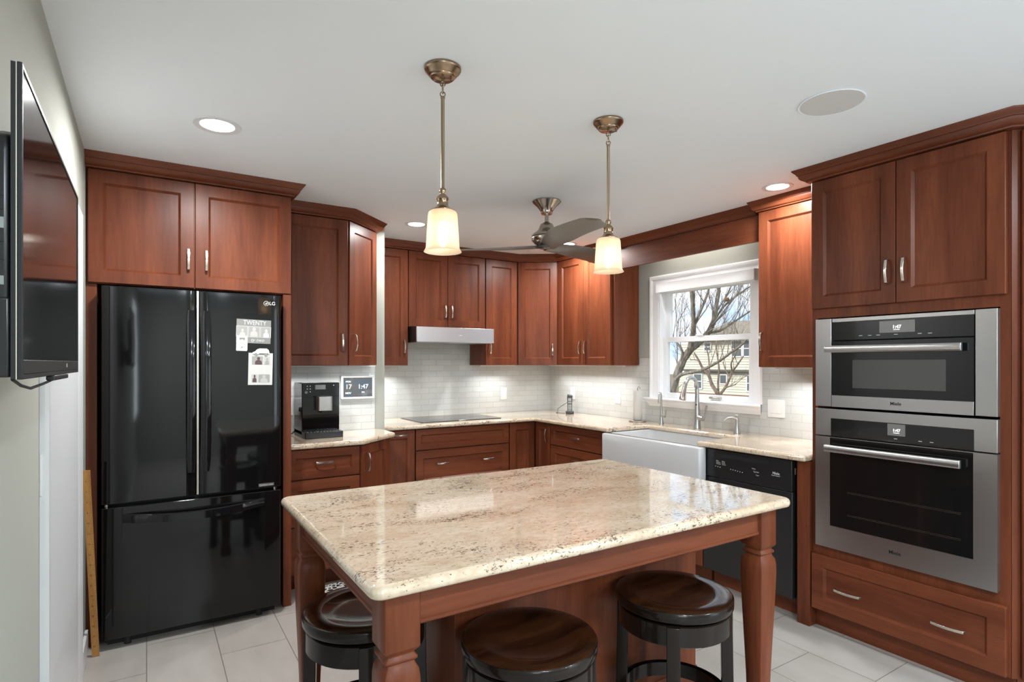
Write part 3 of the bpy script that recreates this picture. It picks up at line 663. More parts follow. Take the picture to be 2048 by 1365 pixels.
MB().lathe([(0.185, SZ - 0.046), (0.190, SZ - 0.050), (0.190, SZ - 0.112), (0.186, SZ - 0.116), (0.160, SZ - 0.116), (0.160, SZ - 0.046)], (SX, SY), 64, cap=False).build('seat_ring', 'espresso', t)
for k in range(4):
    M2 = frame((SX, SY, 0), k * PI / 2)
    rs = []
    for z, ro in ((SZ - 0.050, 0.196), (SZ - 0.118, 0.196), (0.30, 0.199), (0.10, 0.207), (0.0, 0.213)):
        rs.append([(ro - 0.040, -0.0215, z), (ro - 0.002, -0.0215, z), (ro, 0, z), (ro - 0.002, 0.0215, z), (ro - 0.040, 0.0215, z)])
    MB(M2).rings(rs).build('leg', 'espresso', t, bevel=0.002)
MB().lathe([(0.186, 0.268), (0.190, 0.264), (0.190, 0.222), (0.186, 0.218), (0.165, 0.218), (0.165, 0.268)], (SX, SY), 64, cap=False).build('foot_ring', 'espresso', t)
t.rotation_euler.z = math.atan2(-SY, -SX)
for (x, y), lb in (((0.612, 1.858), 'round swivel stool with dished seat tucked under the left overhang nearest the refrigerator'), ((1.566, 1.400), 'round swivel stool with dished seat beside the right front island leg')):
    c = copy_tree(t); c.location = (x, y, 0); c.rotation_euler.z = math.atan2(-y, -x); c['label'] = lb

# ------------------------------------------------------------------ refrigerator and what hangs on it
FX0, FX1, FY = -0.186, 0.638, 3.42
t = thing('refrigerator', 'glossy black french-door refrigerator with a bottom freezer drawer', 'refrigerator', (0.226, 3.8, 0))
B(FX0 + 0.012, FX1 - 0.008, 3.495, 4.16, 0.045, 1.765).build('body', 'satin_black', t, bevel=0.004)
B(FX0 + 0.02, FX1 - 0.02, 3.50, 3.56, 0.0, 0.044).build('kick_plate', 'matte_black', t)
for x in (-0.08, 0.53): MB().cyl((x, 3.475, 0.0), (x, 3.475, 0.044), 0.016, 14).build('foot', 'rubber', t)
def fdoor(x0, x1, z0, z1, name):
    mb = MB(); n = 10; rs = []
    pr = []
    for i in range(n + 1):
        a = i / n; pr.append((x0 + (x1 - x0) * a, FY - 0.004 * math.sin(PI * a)))
    pr = [(x0, 3.488), (x0, FY + 0.012), (x0 + 0.003, FY + 0.004)] + pr[0:0] + [(x0 + 0.010 + (x1 - x0 - 0.020) * i / n, FY - 0.003 * math.sin(PI * i / n)) for i in range(n + 1)] + [(x1 - 0.003, FY + 0.004), (x1, FY + 0.012), (x1, 3.488)]
    return mb.prism(pr, z0, z1).build(name, 'fridge_black', t, bevel=0.004, seg=2, angle=30)
dl = fdoor(FX0, 0.219, 0.716, 1.788, 'door'); dr = fdoor(0.233, FX1, 0.716, 1.788, 'door'); fd = fdoor(FX0, FX1, 0.052, 0.698, 'freezer_drawer')
B(0.2215, 0.2305, 3.422, 3.49, 0.720, 1.786).build('center_gasket', 'nickel', t)
def long_handle(cx, par):
    rs = []
    for i in range(15):
        a = i / 14; z = 0.838 + (1.684 - 0.838) * a; o = 0.008 + 0.036 * (1 - (2 * a - 1) ** 2); w = 0.020 if 0 < i < 14 else 0.015
        y = FY - o
        rs.append([(cx - w, y + 0.012, z), (cx - w, y + 0.004, z), (cx - w * 0.6, y, z), (cx + w * 0.6, y, z), (cx + w, y + 0.004, z), (cx + w, y + 0.012, z)])
    mb = MB(); mb.rings(rs)
    h = mb.build('handle', 'gloss_black', par, angle=50)
    return h
long_handle(0.195, dl); long_handle(0.267, dr)
rs = []
for i in range(21):
    a = i / 20; x = -0.100 + 0.650 * a; o = 0.004 + 0.050 * (1 - (2 * a - 1) ** 4) * (0.6 + 0.4 * math.sin(PI * a)); dz = -0.016 * math.sin(PI * a); h = 0.020
    rs.append([(x, FY - o + 0.006, 0.643 + dz - h), (x, FY - o, 0.640 + dz - h), (x, FY - o, 0.646 + dz + h * 0.6), (x, FY - o + 0.006, 0.643 + dz + h), (x, FY - o + 0.016, 0.643 + dz + h * 0.7), (x, FY - o + 0.016, 0.643 + dz - h)])
MB().rings(rs).build('handle', 'gloss_black', fd, angle=50)
for x in (FX0 + 0.02, FX1 - 0.03): MB().cyl((x, 3.45, 0.699), (x, 3.45, 0.715), 0.008, 12).build('hinge', 'nickel', t)
# maker's mark and model plate
lg = MB().tube([(0.560 + 0.0125 * math.cos(2 * PI * i / 28), FY - 0.0030, 1.7395 + 0.0125 * math.sin(2 * PI * i / 28)) for i in range(28)], 0.0012, 6, True).build('logo', 'ink_white', dr); 
text('L', 0.014, face((0.5585, FY - 0.0032, 1.7375)), 'ink_white', lg, off=0.0004); text('G', 0.012, face((0.5635, FY - 0.0032, 1.740)), 'ink_white', lg, off=0.0003)
text('LG', 0.026, face((0.591, FY - 0.0030, 1.7395)), 'ink_white', dr, off=0.0004)
pl = B(0.521, 0.600, FY - 0.0045, FY - 0.001, 0.7255, 0.7425).build('model_plate', 'steel', dr)
text('Inverter  Linear', 0.0088, face((0.567, FY - 0.0050, 0.734)), 'ink_white', pl); MB().tube([(0.531 + 0.005 * math.cos(2 * PI * i / 16), FY - 0.0048, 0.734 + 0.005 * math.sin(2 * PI * i / 16)) for i in range(16)], 0.0008, 5, True).build('emblem', 'ink_white', pl)
def tilt(cx, cz, a): return Matrix.Translation((cx, FY - 0.0035, cz)) @ Matrix.Rotation(R(a), 4, 'Y')
def flat(M, pts, d0, d1):   # outline in (x, z), thickness towards -y
    mb = MB(M); b = [mb.v((x, -d0, z)) for x, z in pts]; f_ = [mb.v((x, -d1, z)) for x, z in pts]; n = len(pts)
    mb.f(b); mb.f(f_[::-1])
    for i in range(n): mb.f([b[i], b[(i + 1) % n], f_[(i + 1) % n], f_[i]])
    return mb
def rc(x0, x1, z0, z1): return [(x0, z0), (x1, z0), (x1, z1), (x0, z1)]
FIG = [(-0.44, 0), (-0.42, 0.40), (-0.30, 0.54), (-0.10, 0.60), (-0.20, 0.72), (-0.19, 0.90), (-0.08, 1.0), (0.08, 1.0), (0.19, 0.90), (0.20, 0.72), (0.10, 0.60), (0.30, 0.54), (0.42, 0.40), (0.44, 0)]
def picture(M, par, x0, x1, z0, z1, bgm, fgm, fx, fs, edge=True):
    if edge: flat(M, rc(x0 - 0.0018, x1 + 0.0018, z0 - 0.0018, z1 + 0.0018), 0.0007, 0.0010).build('picture_border', 'ink_white', par, smooth=False)
    p = flat(M, rc(x0, x1, z0, z1), 0.0008, 0.0013).build('picture', bgm, par, smooth=False)
    w = x1 - x0; h = z1 - z0
    flat(M, [(x0 + w * (fx + a * fs * 0.8), z0 + h * b * fs) for a, b in FIG], 0.0012, 0.0016).build('figure', fgm, p, smooth=False)
M2 = tilt(0.496, 1.582, 1.6)
t = thing('photo_card', 'dark grey birthday photo card with three pictures held on the refrigerator door', 'card', (0.496, FY - 0.0035, 1.582))
flat(M2, rc(-0.087, 0.087, -0.065, 0.065), 0, 0.0008).build('card', 'card_grey', t, smooth=False)
picture(M2, t, -0.086, -0.033, -0.030, 0.026, 'photo_grey', 'photo_light', 0.55, 0.75); picture(M2, t, -0.027, 0.029, -0.030, 0.026, 'photo_grey', 'photo_light', 0.5, 0.95); picture(M2, t, 0.035, 0.086, -0.030, 0.026, 'photo_grey', 'ink_white', 0.55, 0.8)
text('TWENTY', 0.036, M2 @ face((0.004, -0.0012, 0.046)), 'ink_white', t, xs=0.78, ext=0.0002); text('ty two', 0.026, M2 @ face((0.022, -0.0012, -0.047)) @ Matrix(((1, 0.35, 0, 0), (0, 1, 0, 0), (0, 0, 1, 0), (0, 0, 0, 1))), 'ink_white', t, ext=0.0002)
M2 = tilt(0.530, 1.376, 1.2)
t = thing('photo_card', 'white photo card with four black and white pictures below the grey card', 'card', (0.530, FY - 0.0035, 1.376))
flat(M2, rc(-0.062, 0.062, -0.088, 0.088), 0, 0.0008).build('card', 'paper', t, smooth=False)
for a in ((-0.045, 0.011, 0.024, 0.070, 'photo_grey', 'photo_dark', 0.6, 0.9), (0.016, 0.048, 0.024, 0.070, 'photo_light', 'photo_grey', 0.5, 0.85), (-0.045, -0.014, -0.074, -0.030, 'photo_light', 'photo_dark', 0.5, 0.95), (-0.010, 0.048, -0.074, -0.030, 'photo_grey', 'photo_light', 0.5, 0.9)): picture(M2, t, *a, edge=False)
M2 = tilt(0.436, 1.516, 1.5)
t = thing('bottle_opener', 'white magnetic bottle opener overlapping the corner of the grey photo card', 'bottle opener', (0.436, FY - 0.006, 1.516))
om = flat(M2, rect(0, 0, 0.0275, 0.041, 0.004), 0.0012, 0.004).build('plate', 'white_plastic', t)
flat(M2, [(-0.014, 0.031), (0.015, 0.031), (0.013, 0.019), (0.008, 0.015), (0.006, 0.021), (-0.005, 0.021), (-0.008, 0.016), (-0.012, 0.019)], 0.004, 0.0043).build('opening', 'card_grey', t, smooth=False)
MB(M2).tube([(0.015 * math.cos(2 * PI * i / 20), -0.0042, -0.012 + 0.015 * math.sin(2 * PI * i / 20)) for i in range(20)], 0.001, 5, True).build('medallion', 'phone_grey', t); flat(M2, [(-0.005, -0.022), (0.002, -0.019), (0.007, -0.014), (0.004, -0.021), (-0.002, -0.025)], 0.004, 0.0044).build('mark', 'ink_black', t, smooth=False)
M2 = tilt(0.532, 1.468, 0.5)
t = thing('car_magnet', 'white car-shaped magnet pinning the white photo card', 'magnet', (0.532, FY - 0.007, 1.468))
cps = [(-0.042, -0.010), (-0.042, 0.000), (-0.030, 0.005), (-0.020, 0.016), (-0.008, 0.021), (0.030, 0.021), (0.040, 0.012), (0.043, 0.000), (0.043, -0.010)]
flat(M2, cps, 0.0012, 0.0045).build('body', 'white_plastic', t)
for x in (-0.026, 0.024): MB(M2).cyl((x, -0.0012, -0.011), (x, -0.0055, -0.011), 0.0075, 16).build('wheel', 'phone_grey', t)
flat(M2, rc(-0.010, 0.038, -0.0095, -0.006), 0.0045, 0.005).build('stripe', 'ink_black', t, smooth=False)

# yardstick leaning beside the refrigerator
p0, p1 = Vector((-0.206, 3.395, 0.002)), Vector((-0.236, 3.300, 0.912)); dv = (p1 - p0).normalized(); rot = dv.to_track_quat('Z', 'Y').to_matrix().to_4x4()
M2 = Matrix.Translation(p0) @ rot @ Matrix.Rotation(R(8), 4, 'Z')
t = thing('yardstick', 'orange wooden yardstick leaning by the white door casing next to the refrigerator', 'ruler', p0)
MB(M2).box(-0.015, 0.015, -0.003, 0.003, 0, 0.914).build('stick', 'yard_wood', t)
for k in range(1, 36):
    z = 0.0254 * k
    if k % 2 == 0: text(str(36 - k), 0.011, M2 @ face((-0.003, -0.0031, z)), 'ink_black', t, 'numeral', ext=0.0001)
tk = MB(M2)
for k in range(1, 72):
    z = 0.0127 * k; tk.box(0.008 if k % 2 == 0 else 0.011, 0.015, -0.0033, -0.0029, z - 0.0004, z + 0.0004)
tk = tk.build('tick_marks', 'ink_black', t, smooth=False)

# ------------------------------------------------------------------ coffee corner objects
t = thing('coffee_machine', 'glossy black countertop coffee machine with a steel spout', 'coffee machine', (0.986, 4.0, ZT1))
CX0, CX1, CY = 0.863, 1.109, 3.932
B(CX0, CX1, CY, 4.17, 0.930, 1.277).build('housing', 'gloss_black', t, bevel=0.006, seg=3)
MB().prism(rect((CX0 + CX1) / 2, 4.005, 0.123, 0.165, 0.008), 0.916, 0.956).build('drip_tray', 'satin_black', t, bevel=0.002)
for i in range(11):
    x = CX0 + 0.02 + 0.0206 * i
    B(x - 0.003, x + 0.003, 3.850, 3.928, 0.956, 0.959).build('tray_slat', 'steel', t)
B(CX0 + 0.002, CX1 - 0.002, CY - 0.0025, CY, 0.985, 1.060).build('water_door', 'gloss_black', t, bevel=0.002)
B(CX0 + 0.002, CX1 - 0.002, CY - 0.003, CY, 1.064, 1.185).build('front_panel', 'gloss_black', t, bevel=0.002)
MB().prism(rect(0.997, CY - 0.036, 0.047, 0.036, 0.012), 1.092, 1.188).build('spout', 'spout_steel', t, bevel=0.003)
B(0.975, 1.015, CY - 0.05, CY - 0.015, 1.078, 1.0915).build('nozzle', 'matte_black', t, bevel=0.003)
B(0.948, 1.016, CY - 0.0012, CY, 1.232, 1.262).build('display', 'phone_grey', t)
for x, z in ((0.897, 1.255), (0.916, 1.255), (0.897, 1.236), (0.916, 1.236), (0.916, 1.217), (1.070, 1.258)): MB().cyl((x, CY - 0.0015, z), (x, CY, z), 0.0035, 10).build('button', 'white_plastic', t)
MB().cyl((0.890, CY - 0.002, 1.214), (0.890, CY, 1.214), 0.009, 16).build('power_button', 'phone_grey', t)
MB().tube([(0.875, 4.165, 0.95), (0.845, 4.14, 0.925), (0.80, 4.10, 0.921), (0.775, 4.08, 0.921), (0.755, 4.11, 0.921), (0.77, 4.15, 0.93), (0.80, 4.160, 0.99), (0.815, 4.150, 1.05), (0.818, 4.155, 1.082)], 0.0035, 8).build('power_cord', 'rubber', t)
def outlet(loc, rz, label, kind='outlet'):
    M2 = frame(loc, rz); t = thing('wall_outlet' if kind == 'outlet' else 'switch_plate', label, 'outlet' if kind == 'outlet' else 'light switch', loc, rz)
    w = 0.0625 if kind == 'double' else 0.036
    flat(M2, rect(0, 0, w, 0.060, 0.005), 0.0, 0.006).build('plate', 'white_plastic', t, bevel=0.0015)
    xs = (-0.023, 0.023) if kind == 'double' else (0,)
    for x in xs:
        i_ = flat(M2, rc(x - 0.0165, x + 0.0165, -0.033, 0.033), 0.006, 0.0085 if kind != 'outlet' else 0.0075).build('rocker' if kind != 'outlet' else 'socket', 'white_plastic', t, bevel=0.001)
        if kind == 'outlet':
            for z in (-0.019, 0.014):
                for dx in (-0.006, 0.006): flat(M2, rc(x + dx - 0.001, x + dx + 0.001, z, z + 0.007), 0.0075, 0.0078).build('slot', 'ink_black', i_, smooth=False)
    return t
o = outlet((0.822, YA - 0.008, 1.104), 0, 'white outlet holding the coffee machine plug beside the refrigerator panel')
tag(B(0.806, 0.830, YA - 0.042, YA - 0.0165, 1.072, 1.100).build('power_plug', 'rubber', at=(0.818, 4.17, 1.072), bevel=0.004), 'black power plug in the outlet by the coffee machine', 'plug')
outlet((3.02, YB - 0.008, 1.102), 0, 'white rocker plate on the back tile right of the cooktop', 'single')
outlet((XR - 0.008, 4.515, 1.105), FX, 'white outlet plate on the tile behind the cordless phone')
outlet((XR - 0.008, 3.866, 1.102), FX, 'white rocker plate on the tile left of the paper towels', 'single')
outlet((XR - 0.008, 2.318, 1.100), FX, 'wide double white switch plate on the tile right of the sink window', 'double')
outlet((XL, 2.105, 1.093), R(90), 'white light switch on the left wall below the television', 'single')
t = thing('wall_tablet', 'white-framed smart display showing 1:47 on the tile beside the coffee machine', 'smart display', (1.312, YA - 0.02, 1.23))
flat(frame((1.312, YA - 0.010, 1.230)), rect(0, 0, 0.125, 0.086, 0.008), 0.0, 0.020).build('frame', 'white_plastic', t, bevel=0.003)
sc_ = flat(frame((1.312, YA - 0.030, 1.230)), rc(-0.108, 0.107, -0.069, 0.071), 0.0, 0.001).build('screen', 'tablet_screen', t, smooth=False)
for s_, sz, x, z in (('MON', 0.016, -0.072, 0.042), ('17', 0.046, -0.070, 0.004), ('NOV', 0.019, -0.073, -0.042), ('1:47', 0.046, 0.037, 0.004), ('PM', 0.017, 0.038, -0.038)): text(s_, sz, face((1.312 + x, YA - 0.0314, 1.23 + z)), 'lit_digits', sc_, ext=0.0001)

# ------------------------------------------------------------------ cooktop, hood
t = thing('cooktop', 'black glass induction cooktop set in the back countertop', 'cooktop', (2.29, 4.62, ZT1))
MB().prism(rect(2.290, 4.610, 0.385, 0.238, 0.012), ZT1 + 0.0005, ZT1 + 0.006).build('glass', 'cooktop_glass', t, bevel=0.0015)
for x, y, r_ in ((2.09, 4.50, 0.09), (2.09, 4.72, 0.075), (2.48, 4.50, 0.075), (2.48, 4.72, 0.10), (2.29, 4.66, 0.06)):
    MB().lathe([(r_, ZT1 + 0.0058), (r_, ZT1 + 0.0063), (r_ - 0.0015, ZT1 + 0.0063), (r_ - 0.0015, ZT1 + 0.0058)], (x, y), 48, cap=False).build('burner_ring', 'phone_grey', t)
t = thing('range_hood', 'brushed steel under-cabinet range hood above the cooktop', 'range hood', (2.255, 4.67, 1.586))
HY = 4.425
B(1.884, 2.626, HY, HY + 0.02, 1.586, 1.712).build('front', 'hood_steel', t, bevel=0.002)
B(1.888, 2.622, HY + 0.0205, YB - 0.009, 1.592, 1.715).build('housing', 'satin_black', t)
B(1.90, 2.61, HY + 0.03, 4.86, 1.582, 1.5915).build('filter', 'steel', t)
B(2.16, 2.35, HY + 0.004, HY + 0.016, 1.5800, 1.5855).build('glass_visor', 'steel', t)
light('AREA', 'hood_lamp', (2.255, 4.60, 1.5785), 0.9, (1.0, 0.97, 0.93), 0.30, 0.10, spread=R(100))
text('Miele', 0.016, face((2.29, HY - 0.0006, 1.645)), 'ink_white', t, off=0.0003)

# ------------------------------------------------------------------ phone, paper towels
M2 = frame((3.470, 4.405, 0), R(-38))
t = thing('cordless_phone', 'black cordless phone standing in its charger at the corner of the counter', 'phone', (3.470, 4.405, ZT1), R(-38))
MB(M2).prism(rect(0, 0.01, 0.040, 0.045, 0.010), ZT1 + 0.001, ZT1 + 0.026).build('charger', 'phone_dark', t, bevel=0.006, seg=3)
MP = M2 @ Matrix.Translation((0, 0.0, ZT1 + 0.020)) @ Matrix.Rotation(R(-9), 4, 'X')
hb = MB(MP); rs = []
for z, w, dpt in ((0.0, 0.022, 0.013), (0.03, 0.0235, 0.014), (0.09, 0.0235, 0.014), (0.125, 0.0255, 0.015), (0.15, 0.0255, 0.015), (0.163, 0.021, 0.012), (0.168, 0.012, 0.008)):
    rs.append([(x, y, z) for x, y in rect(0, 0, w, dpt, 0.006, 3)])
h = hb.rings(rs).build('handset', 'phone_dark', t, angle=50)
flat(MP, rc(-0.016, 0.016, 0.100, 0.130), 0.0145, 0.0165).build('display', 'phone_grey', h, smooth=False)
flat(MP, rc(-0.018, 0.018, 0.078, 0.094), 0.0145, 0.0160).build('control_pad', 'phone_grey', h, smooth=False)
for i in range(3):
    for j in range(5): flat(MP, rc(-0.017 + i * 0.0125, -0.008 + i * 0.0125, 0.010 + j * 0.0125, 0.017 + j * 0.0125), 0.0135, 0.0162).build('key', 'key_light', h, smooth=False)
MB(MP).cyl((-0.018, 0.006, 0.155), (-0.018, 0.006, 0.169), 0.0055, 10).build('antenna', 'phone_dark', h)
MB().tube([(3.44, 4.44, 0.919), (3.40, 4.50, 0.919), (3.41, 4.545, 0.918), (3.44, 4.56, 0.919), (3.43, 4.545, 0.955), (3.47, 4.53, 0.985), (3.56, 4.515, 1.03), (3.594, 4.512, 1.08)], 0.0022, 6).build('charger_cord', 'rubber', t)
t = thing('paper_towel_holder', 'steel paper towel stand beside the window', 'paper towel holder', (3.495, 3.515, ZT1))
PX, PY = 3.495, 3.515
MB().lathe([(0.002, 0.916), (0.072, 0.916), (0.074, 0.919), (0.072, 0.924), (0.066, 0.927), (0.002, 0.927)], (PX, PY), 40).build('base', 'nickel', t)
MB().tube([(PX, PY, 0.926), (PX, PY, 1.19)] + [(PX + 0.014 - 0.014 * math.cos(R(a)), PY - 0.0, 1.195 + 0.014 * math.sin(R(a))) for a in range(0, 211, 30)], 0.0035, 8).build('rod', 'nickel', t)
tag(MB().lathe([(0.012, 0.929), (0.036, 0.929), (0.0375, 0.932), (0.0375, 1.172), (0.036, 1.175), (0.012, 1.175)], (PX, PY), 40, cap=False).build('paper_towel_roll', 'paper', at=(PX, PY, 0.929)), 'slim white roll of paper towels on the steel stand', 'paper towel')

# ------------------------------------------------------------------ sink, taps
t = thing('farmhouse_sink', 'white apron-front farmhouse sink below the window', 'sink', (3.14, 2.84, 0.66))
sx0, sx1, sy0, sy1, sz0, sz1 = 2.935, 3.43, 2.424, 3.296, 0.665, 0.8805
mb = MB(); O = rect((sx0 + sx1) / 2, (sy0 + sy1) / 2, (sx1 - sx0) / 2, (sy1 - sy0) / 2, 0.018); I = rect((sx0 + sx1) / 2, (sy0 + sy1) / 2, (sx1 - sx0) / 2 - 0.03, (sy1 - sy0) / 2 - 0.03, 0.04)
I2 = rect((sx0 + sx1) / 2, (sy0 + sy1) / 2, (sx1 - sx0) / 2 - 0.045, (sy1 - sy0) / 2 - 0.045, 0.04)
def ins(P, d): 
    cx = (sx0 + sx1) / 2; cy = (sy0 + sy1) / 2
    return [(x + (d if x < cx else -d), y + (d if y < cy else -d)) for x, y in P]
rs = [[(x, y, z) for x, y in P] for P, z in ((ins(O, 0.012), sz0), (ins(O, 0.003), sz0 + 0.004), (O, sz0 + 0.014), (O, sz1 - 0.010), (ins(O, 0.003), sz1 - 0.003), (ins(O, 0.010), sz1), (ins(I, -0.008), sz1), (ins(I, -0.002), sz1 - 0.003), (I, sz1 - 0.010), (I2, sz0 + 0.05), (ins(I2, 0.03), sz0 + 0.025))]
mb.rings(rs).build('basin', 'porcelain', t, angle=70)
mb = MB(); O = rect(2.934, 2.840, 0.034, 0.456, 0.014)
def ins2(P, d): return [(x + (d if x < 2.934 else -d), y + (d if y < 2.84 else -d)) for x, y in P]
mb.rings([[(x, y, z) for x, y in P] for P, z in ((ins2(O, 0.012), sz0), (ins2(O, 0.003), sz0 + 0.004), (O, sz0 + 0.014), (O, sz1 - 0.010), (ins2(O, 0.003), sz1 - 0.003), (ins2(O, 0.012), sz1))]).build('apron_front', 'porcelain', t, angle=70)
MB().lathe([(0.002, sz0 + 0.0255), (0.045, sz0 + 0.0255), (0.045, sz0 + 0.029), (0.002, sz0 + 0.029)], (3.2, 2.84), 28).build('drain', 'faucet_steel', t)
t = thing('kitchen_faucet', 'tall arched pull-down kitchen faucet behind the sink', 'faucet', (3.495, 2.895, ZT1))
FXX, FYY = 3.495, 2.895
MB().lathe([(0.029, 0.916), (0.029, 0.921), (0.026, 0.930), (0.0245, 0.97), (0.0225, 1.03), (0.0190, 1.09), (0.0165, 1.15)], (FXX, FYY), 28).build('body', 'faucet_steel', t)
arc = [(FXX, FYY, 1.148), (FXX, FYY, 1.20)]
M2 = frame((FXX, FYY, 0), R(186))   # spout swings towards the camera side of the sink
for i in range(0, 13):
    a = PI * i / 12 * 0.93; p = M2 @ Vector((0.078 - 0.078 * math.cos(a), 0, 1.215 + 0.085 * math.sin(a))); arc.append(tuple(p))
MB().tube(arc, [0.0165, 0.0155] + [0.0145] * 13, 16).build('neck', 'faucet_steel', t)
e = Vector(arc[-1]); dd = (e - Vector(arc[-2])).normalized()
MB().tube([e - dd * 0.004, e + dd * 0.02, e + dd * 0.06, e + dd * 0.092, e + dd * 0.100], [0.0155, 0.0165, 0.021, 0.0255, 0.0235], 20).build('spray_head', 'nickel', t)
MB().tube([(FXX, FYY, 1.00), (FXX - 0.005, FYY - 0.035, 0.997), (FXX - 0.008, FYY - 0.062, 0.994)], [0.020, 0.020, 0.017], 18).build('valve', 'faucet_steel', t)
MB().tube([(FXX - 0.008, FYY - 0.056, 0.990), (FXX - 0.012, FYY - 0.078, 1.010), (FXX - 0.010, FYY - 0.086, 1.06), (FXX - 0.006, FYY - 0.094, 1.095)], [0.008, 0.007, 0.0065, 0.008], 12).build('lever', 'faucet_steel', t)
MB(frame((FXX, FYY, 0), R(200))).cyl((0.0195, 0, 1.095), (0.0205, 0, 1.095), 0.006, 12).build('sensor', 'ink_black', t)
t = thing('water_tap', 'slim filtered water tap left of the tall kitchen faucet', 'faucet', (3.50, 3.255, ZT1))
TXX, TYY = 3.50, 3.255
MB().lathe([(0.019, 0.916), (0.0185, 0.922), (0.014, 0.95), (0.0115, 0.985), (0.0085, 1.03), (0.0072, 1.10)], (TXX, TYY), 22).build('body', 'faucet_steel', t)
M2 = frame((TXX, TYY, 0), R(203)); arc = [(TXX, TYY, 1.098), (TXX, TYY, 1.135)]
for i in range(1, 11): a = PI * i / 10; arc.append(tuple(M2 @ Vector((0.026 - 0.026 * math.cos(a), 0, 1.140 + 0.028 * math.sin(a)))))
arc.append(tuple(M2 @ Vector((0.052, 0, 1.108)))); arc.append(tuple(M2 @ Vector((0.052, 0, 1.085))))
MB().tube(arc, [0.0072] * (len(arc) - 2) + [0.009, 0.0095], 12).build('neck', 'faucet_steel', t)
MB().tube([(TXX, TYY, 0.985), (TXX - 0.004, TYY - 0.03, 0.983), (TXX - 0.006, TYY - 0.042, 0.983)], [0.010, 0.010, 0.012], 14).build('valve', 'faucet_steel', t)
MB().tube([(TXX - 0.006, TYY - 0.042, 0.985), (TXX - 0.008, TYY - 0.05, 1.0), (TXX - 0.006, TYY - 0.054, 1.03)], [0.006, 0.005, 0.005], 10).build('lever', 'faucet_steel', t)
t = thing('soap_dispenser', 'brushed steel soap dispenser pump right of the tall kitchen faucet', 'soap dispenser', (3.49, 2.545, ZT1))
SXX, SYY = 3.49, 2.545
MB().lathe([(0.024, 0.916), (0.024, 0.920), (0.019, 0.940), (0.014, 0.97), (0.0125, 0.992), (0.0145, 1.004), (0.0145, 1.020), (0.012, 1.024)], (SXX, SYY), 24).build('body', 'faucet_steel', t)
MB().tube([(SXX, SYY, 1.012), (SXX - 0.03, SYY + 0.020, 1.026), (SXX - 0.055, SYY + 0.038, 1.022), (SXX - 0.075, SYY + 0.052, 1.004)], [0.0095, 0.009, 0.0075, 0.0055], 12).build('spout', 'faucet_steel', t)
MB().lathe([(0.004, 1.022), (0.004, 1.036), (0.011, 1.037), (0.012, 1.042), (0.010, 1.045)], (SXX, SYY), 20).build('pump', 'faucet_steel', t)

# ------------------------------------------------------------------ dishwasher
t = thing('dishwasher', 'black built-in dishwasher between the sink and the oven tower', 'dishwasher', (XD, 2.10, 0))
B(XD + 0.035, 3.58, 1.806, 2.418, 0.105, 0.878).build('tub', 'matte_black', t)
B(XD + 0.09, 3.55, 1.812, 2.412, 0.0, 0.104).build('kick_plate', 'cherry_flat', t)
do = B(XD - 0.010, XD + 0.030, 1.822, 2.415, 0.115, 0.700).build('door', 'satin_black', t, bevel=0.003)
cpn = B(XD - 0.014, XD + 0.030, 1.822, 2.415, 0.704, 0.874).build('control_panel', 'satin_black', t, bevel=0.003)
B(XD - 0.0145, XD - 0.010, 1.96, 2.33, 0.830, 0.852).build('handle_recess', 'dark_gap', cpn)
FD = XD - 0.0146
text('Miele', 0.020, face((FD, 1.915, 0.790), FX), 'ink_white', cpn, off=0.0002); text('Touch Control', 0.0085, face((FD, 1.918, 0.777), FX), 'ink_white', cpn)
for y, z, s_ in ((2.305, 0.806, 'Pots'), (2.300, 0.797, 'Normal'), (2.297, 0.788, 'Delicate'), (2.262, 0.806, 'Rinse'), (2.262, 0.797, 'Quick'), (2.258, 0.788, 'Sensor'), (2.055, 0.795, 'Delay'), (2.040, 0.778, 'Top Solo'), (2.03, 0.760, 'Start')): text(s_, 0.010, face((FD, y, z), FX), 'ink_white', cpn, 'legend', ext=0.0001)
for i in range(9):
    y = 2.318 - i * 0.016 - (0.06 if i > 2 else 0); MB().cyl((FD, y, 0.771 - 0.0012 * i), (FD - 0.0006, y, 0.771 - 0.0012 * i), 0.003, 8).build('button', 'key_light', cpn)
B(XD - 0.004, XD + 0.01, 1.8055, 1.8125, 0.800, 0.835).build('latch', 'nickel', t)

# ------------------------------------------------------------------ ovens
OX = 2.986
def bar(parent, z, y0, y1, hh=0.018):
    h = MB().sweep([(OX - 0.040, y0), (OX - 0.040, y1)], [(-0.010, z - hh), (0.006, z - hh), (0.010, z - hh * 0.5), (0.010, z + hh * 0.5), (0.006, z + hh), (-0.010, z + hh)]).build('handle', 'steel', parent, bevel=0.002)
    for y in (y0 + (0.03 if y1 > y0 else -0.03), y1 - (0.03 if y1 > y0 else -0.03)): B(OX - 0.034, OX - 0.004, y - 0.010, y + 0.010, z - hh * 0.7, z + hh * 0.7).build('bracket', 'steel', h)
t = thing('speed_oven', 'stainless built-in microwave oven with a pale window, upper of the two ovens', 'oven', (OX, 1.312, 1.184))
B(OX + 0.030, 3.55, 0.935, 1.692, 1.186, 1.636).build('cavity', 'matte_black', t)
for a, b in ((1.615, 1.697), (0.928, 1.004)): B(OX - 0.003, OX + 0.029, a, b, 1.184, 1.638).build('side_trim', 'steel', t, bevel=0.0015)
B(OX, OX + 0.029, 1.008, 1.611, 1.618, 1.637).build('top_strip', 'steel', t, bevel=0.001)
cpn = B(OX - 0.002, OX + 0.028, 1.008, 1.611, 1.526, 1.6175).build('control_panel', 'gloss_black', t)
dsp = B(OX - 0.0028, OX - 0.0018, 1.232, 1.384, 1.554, 1.610).build('display', 'oven_display', cpn)
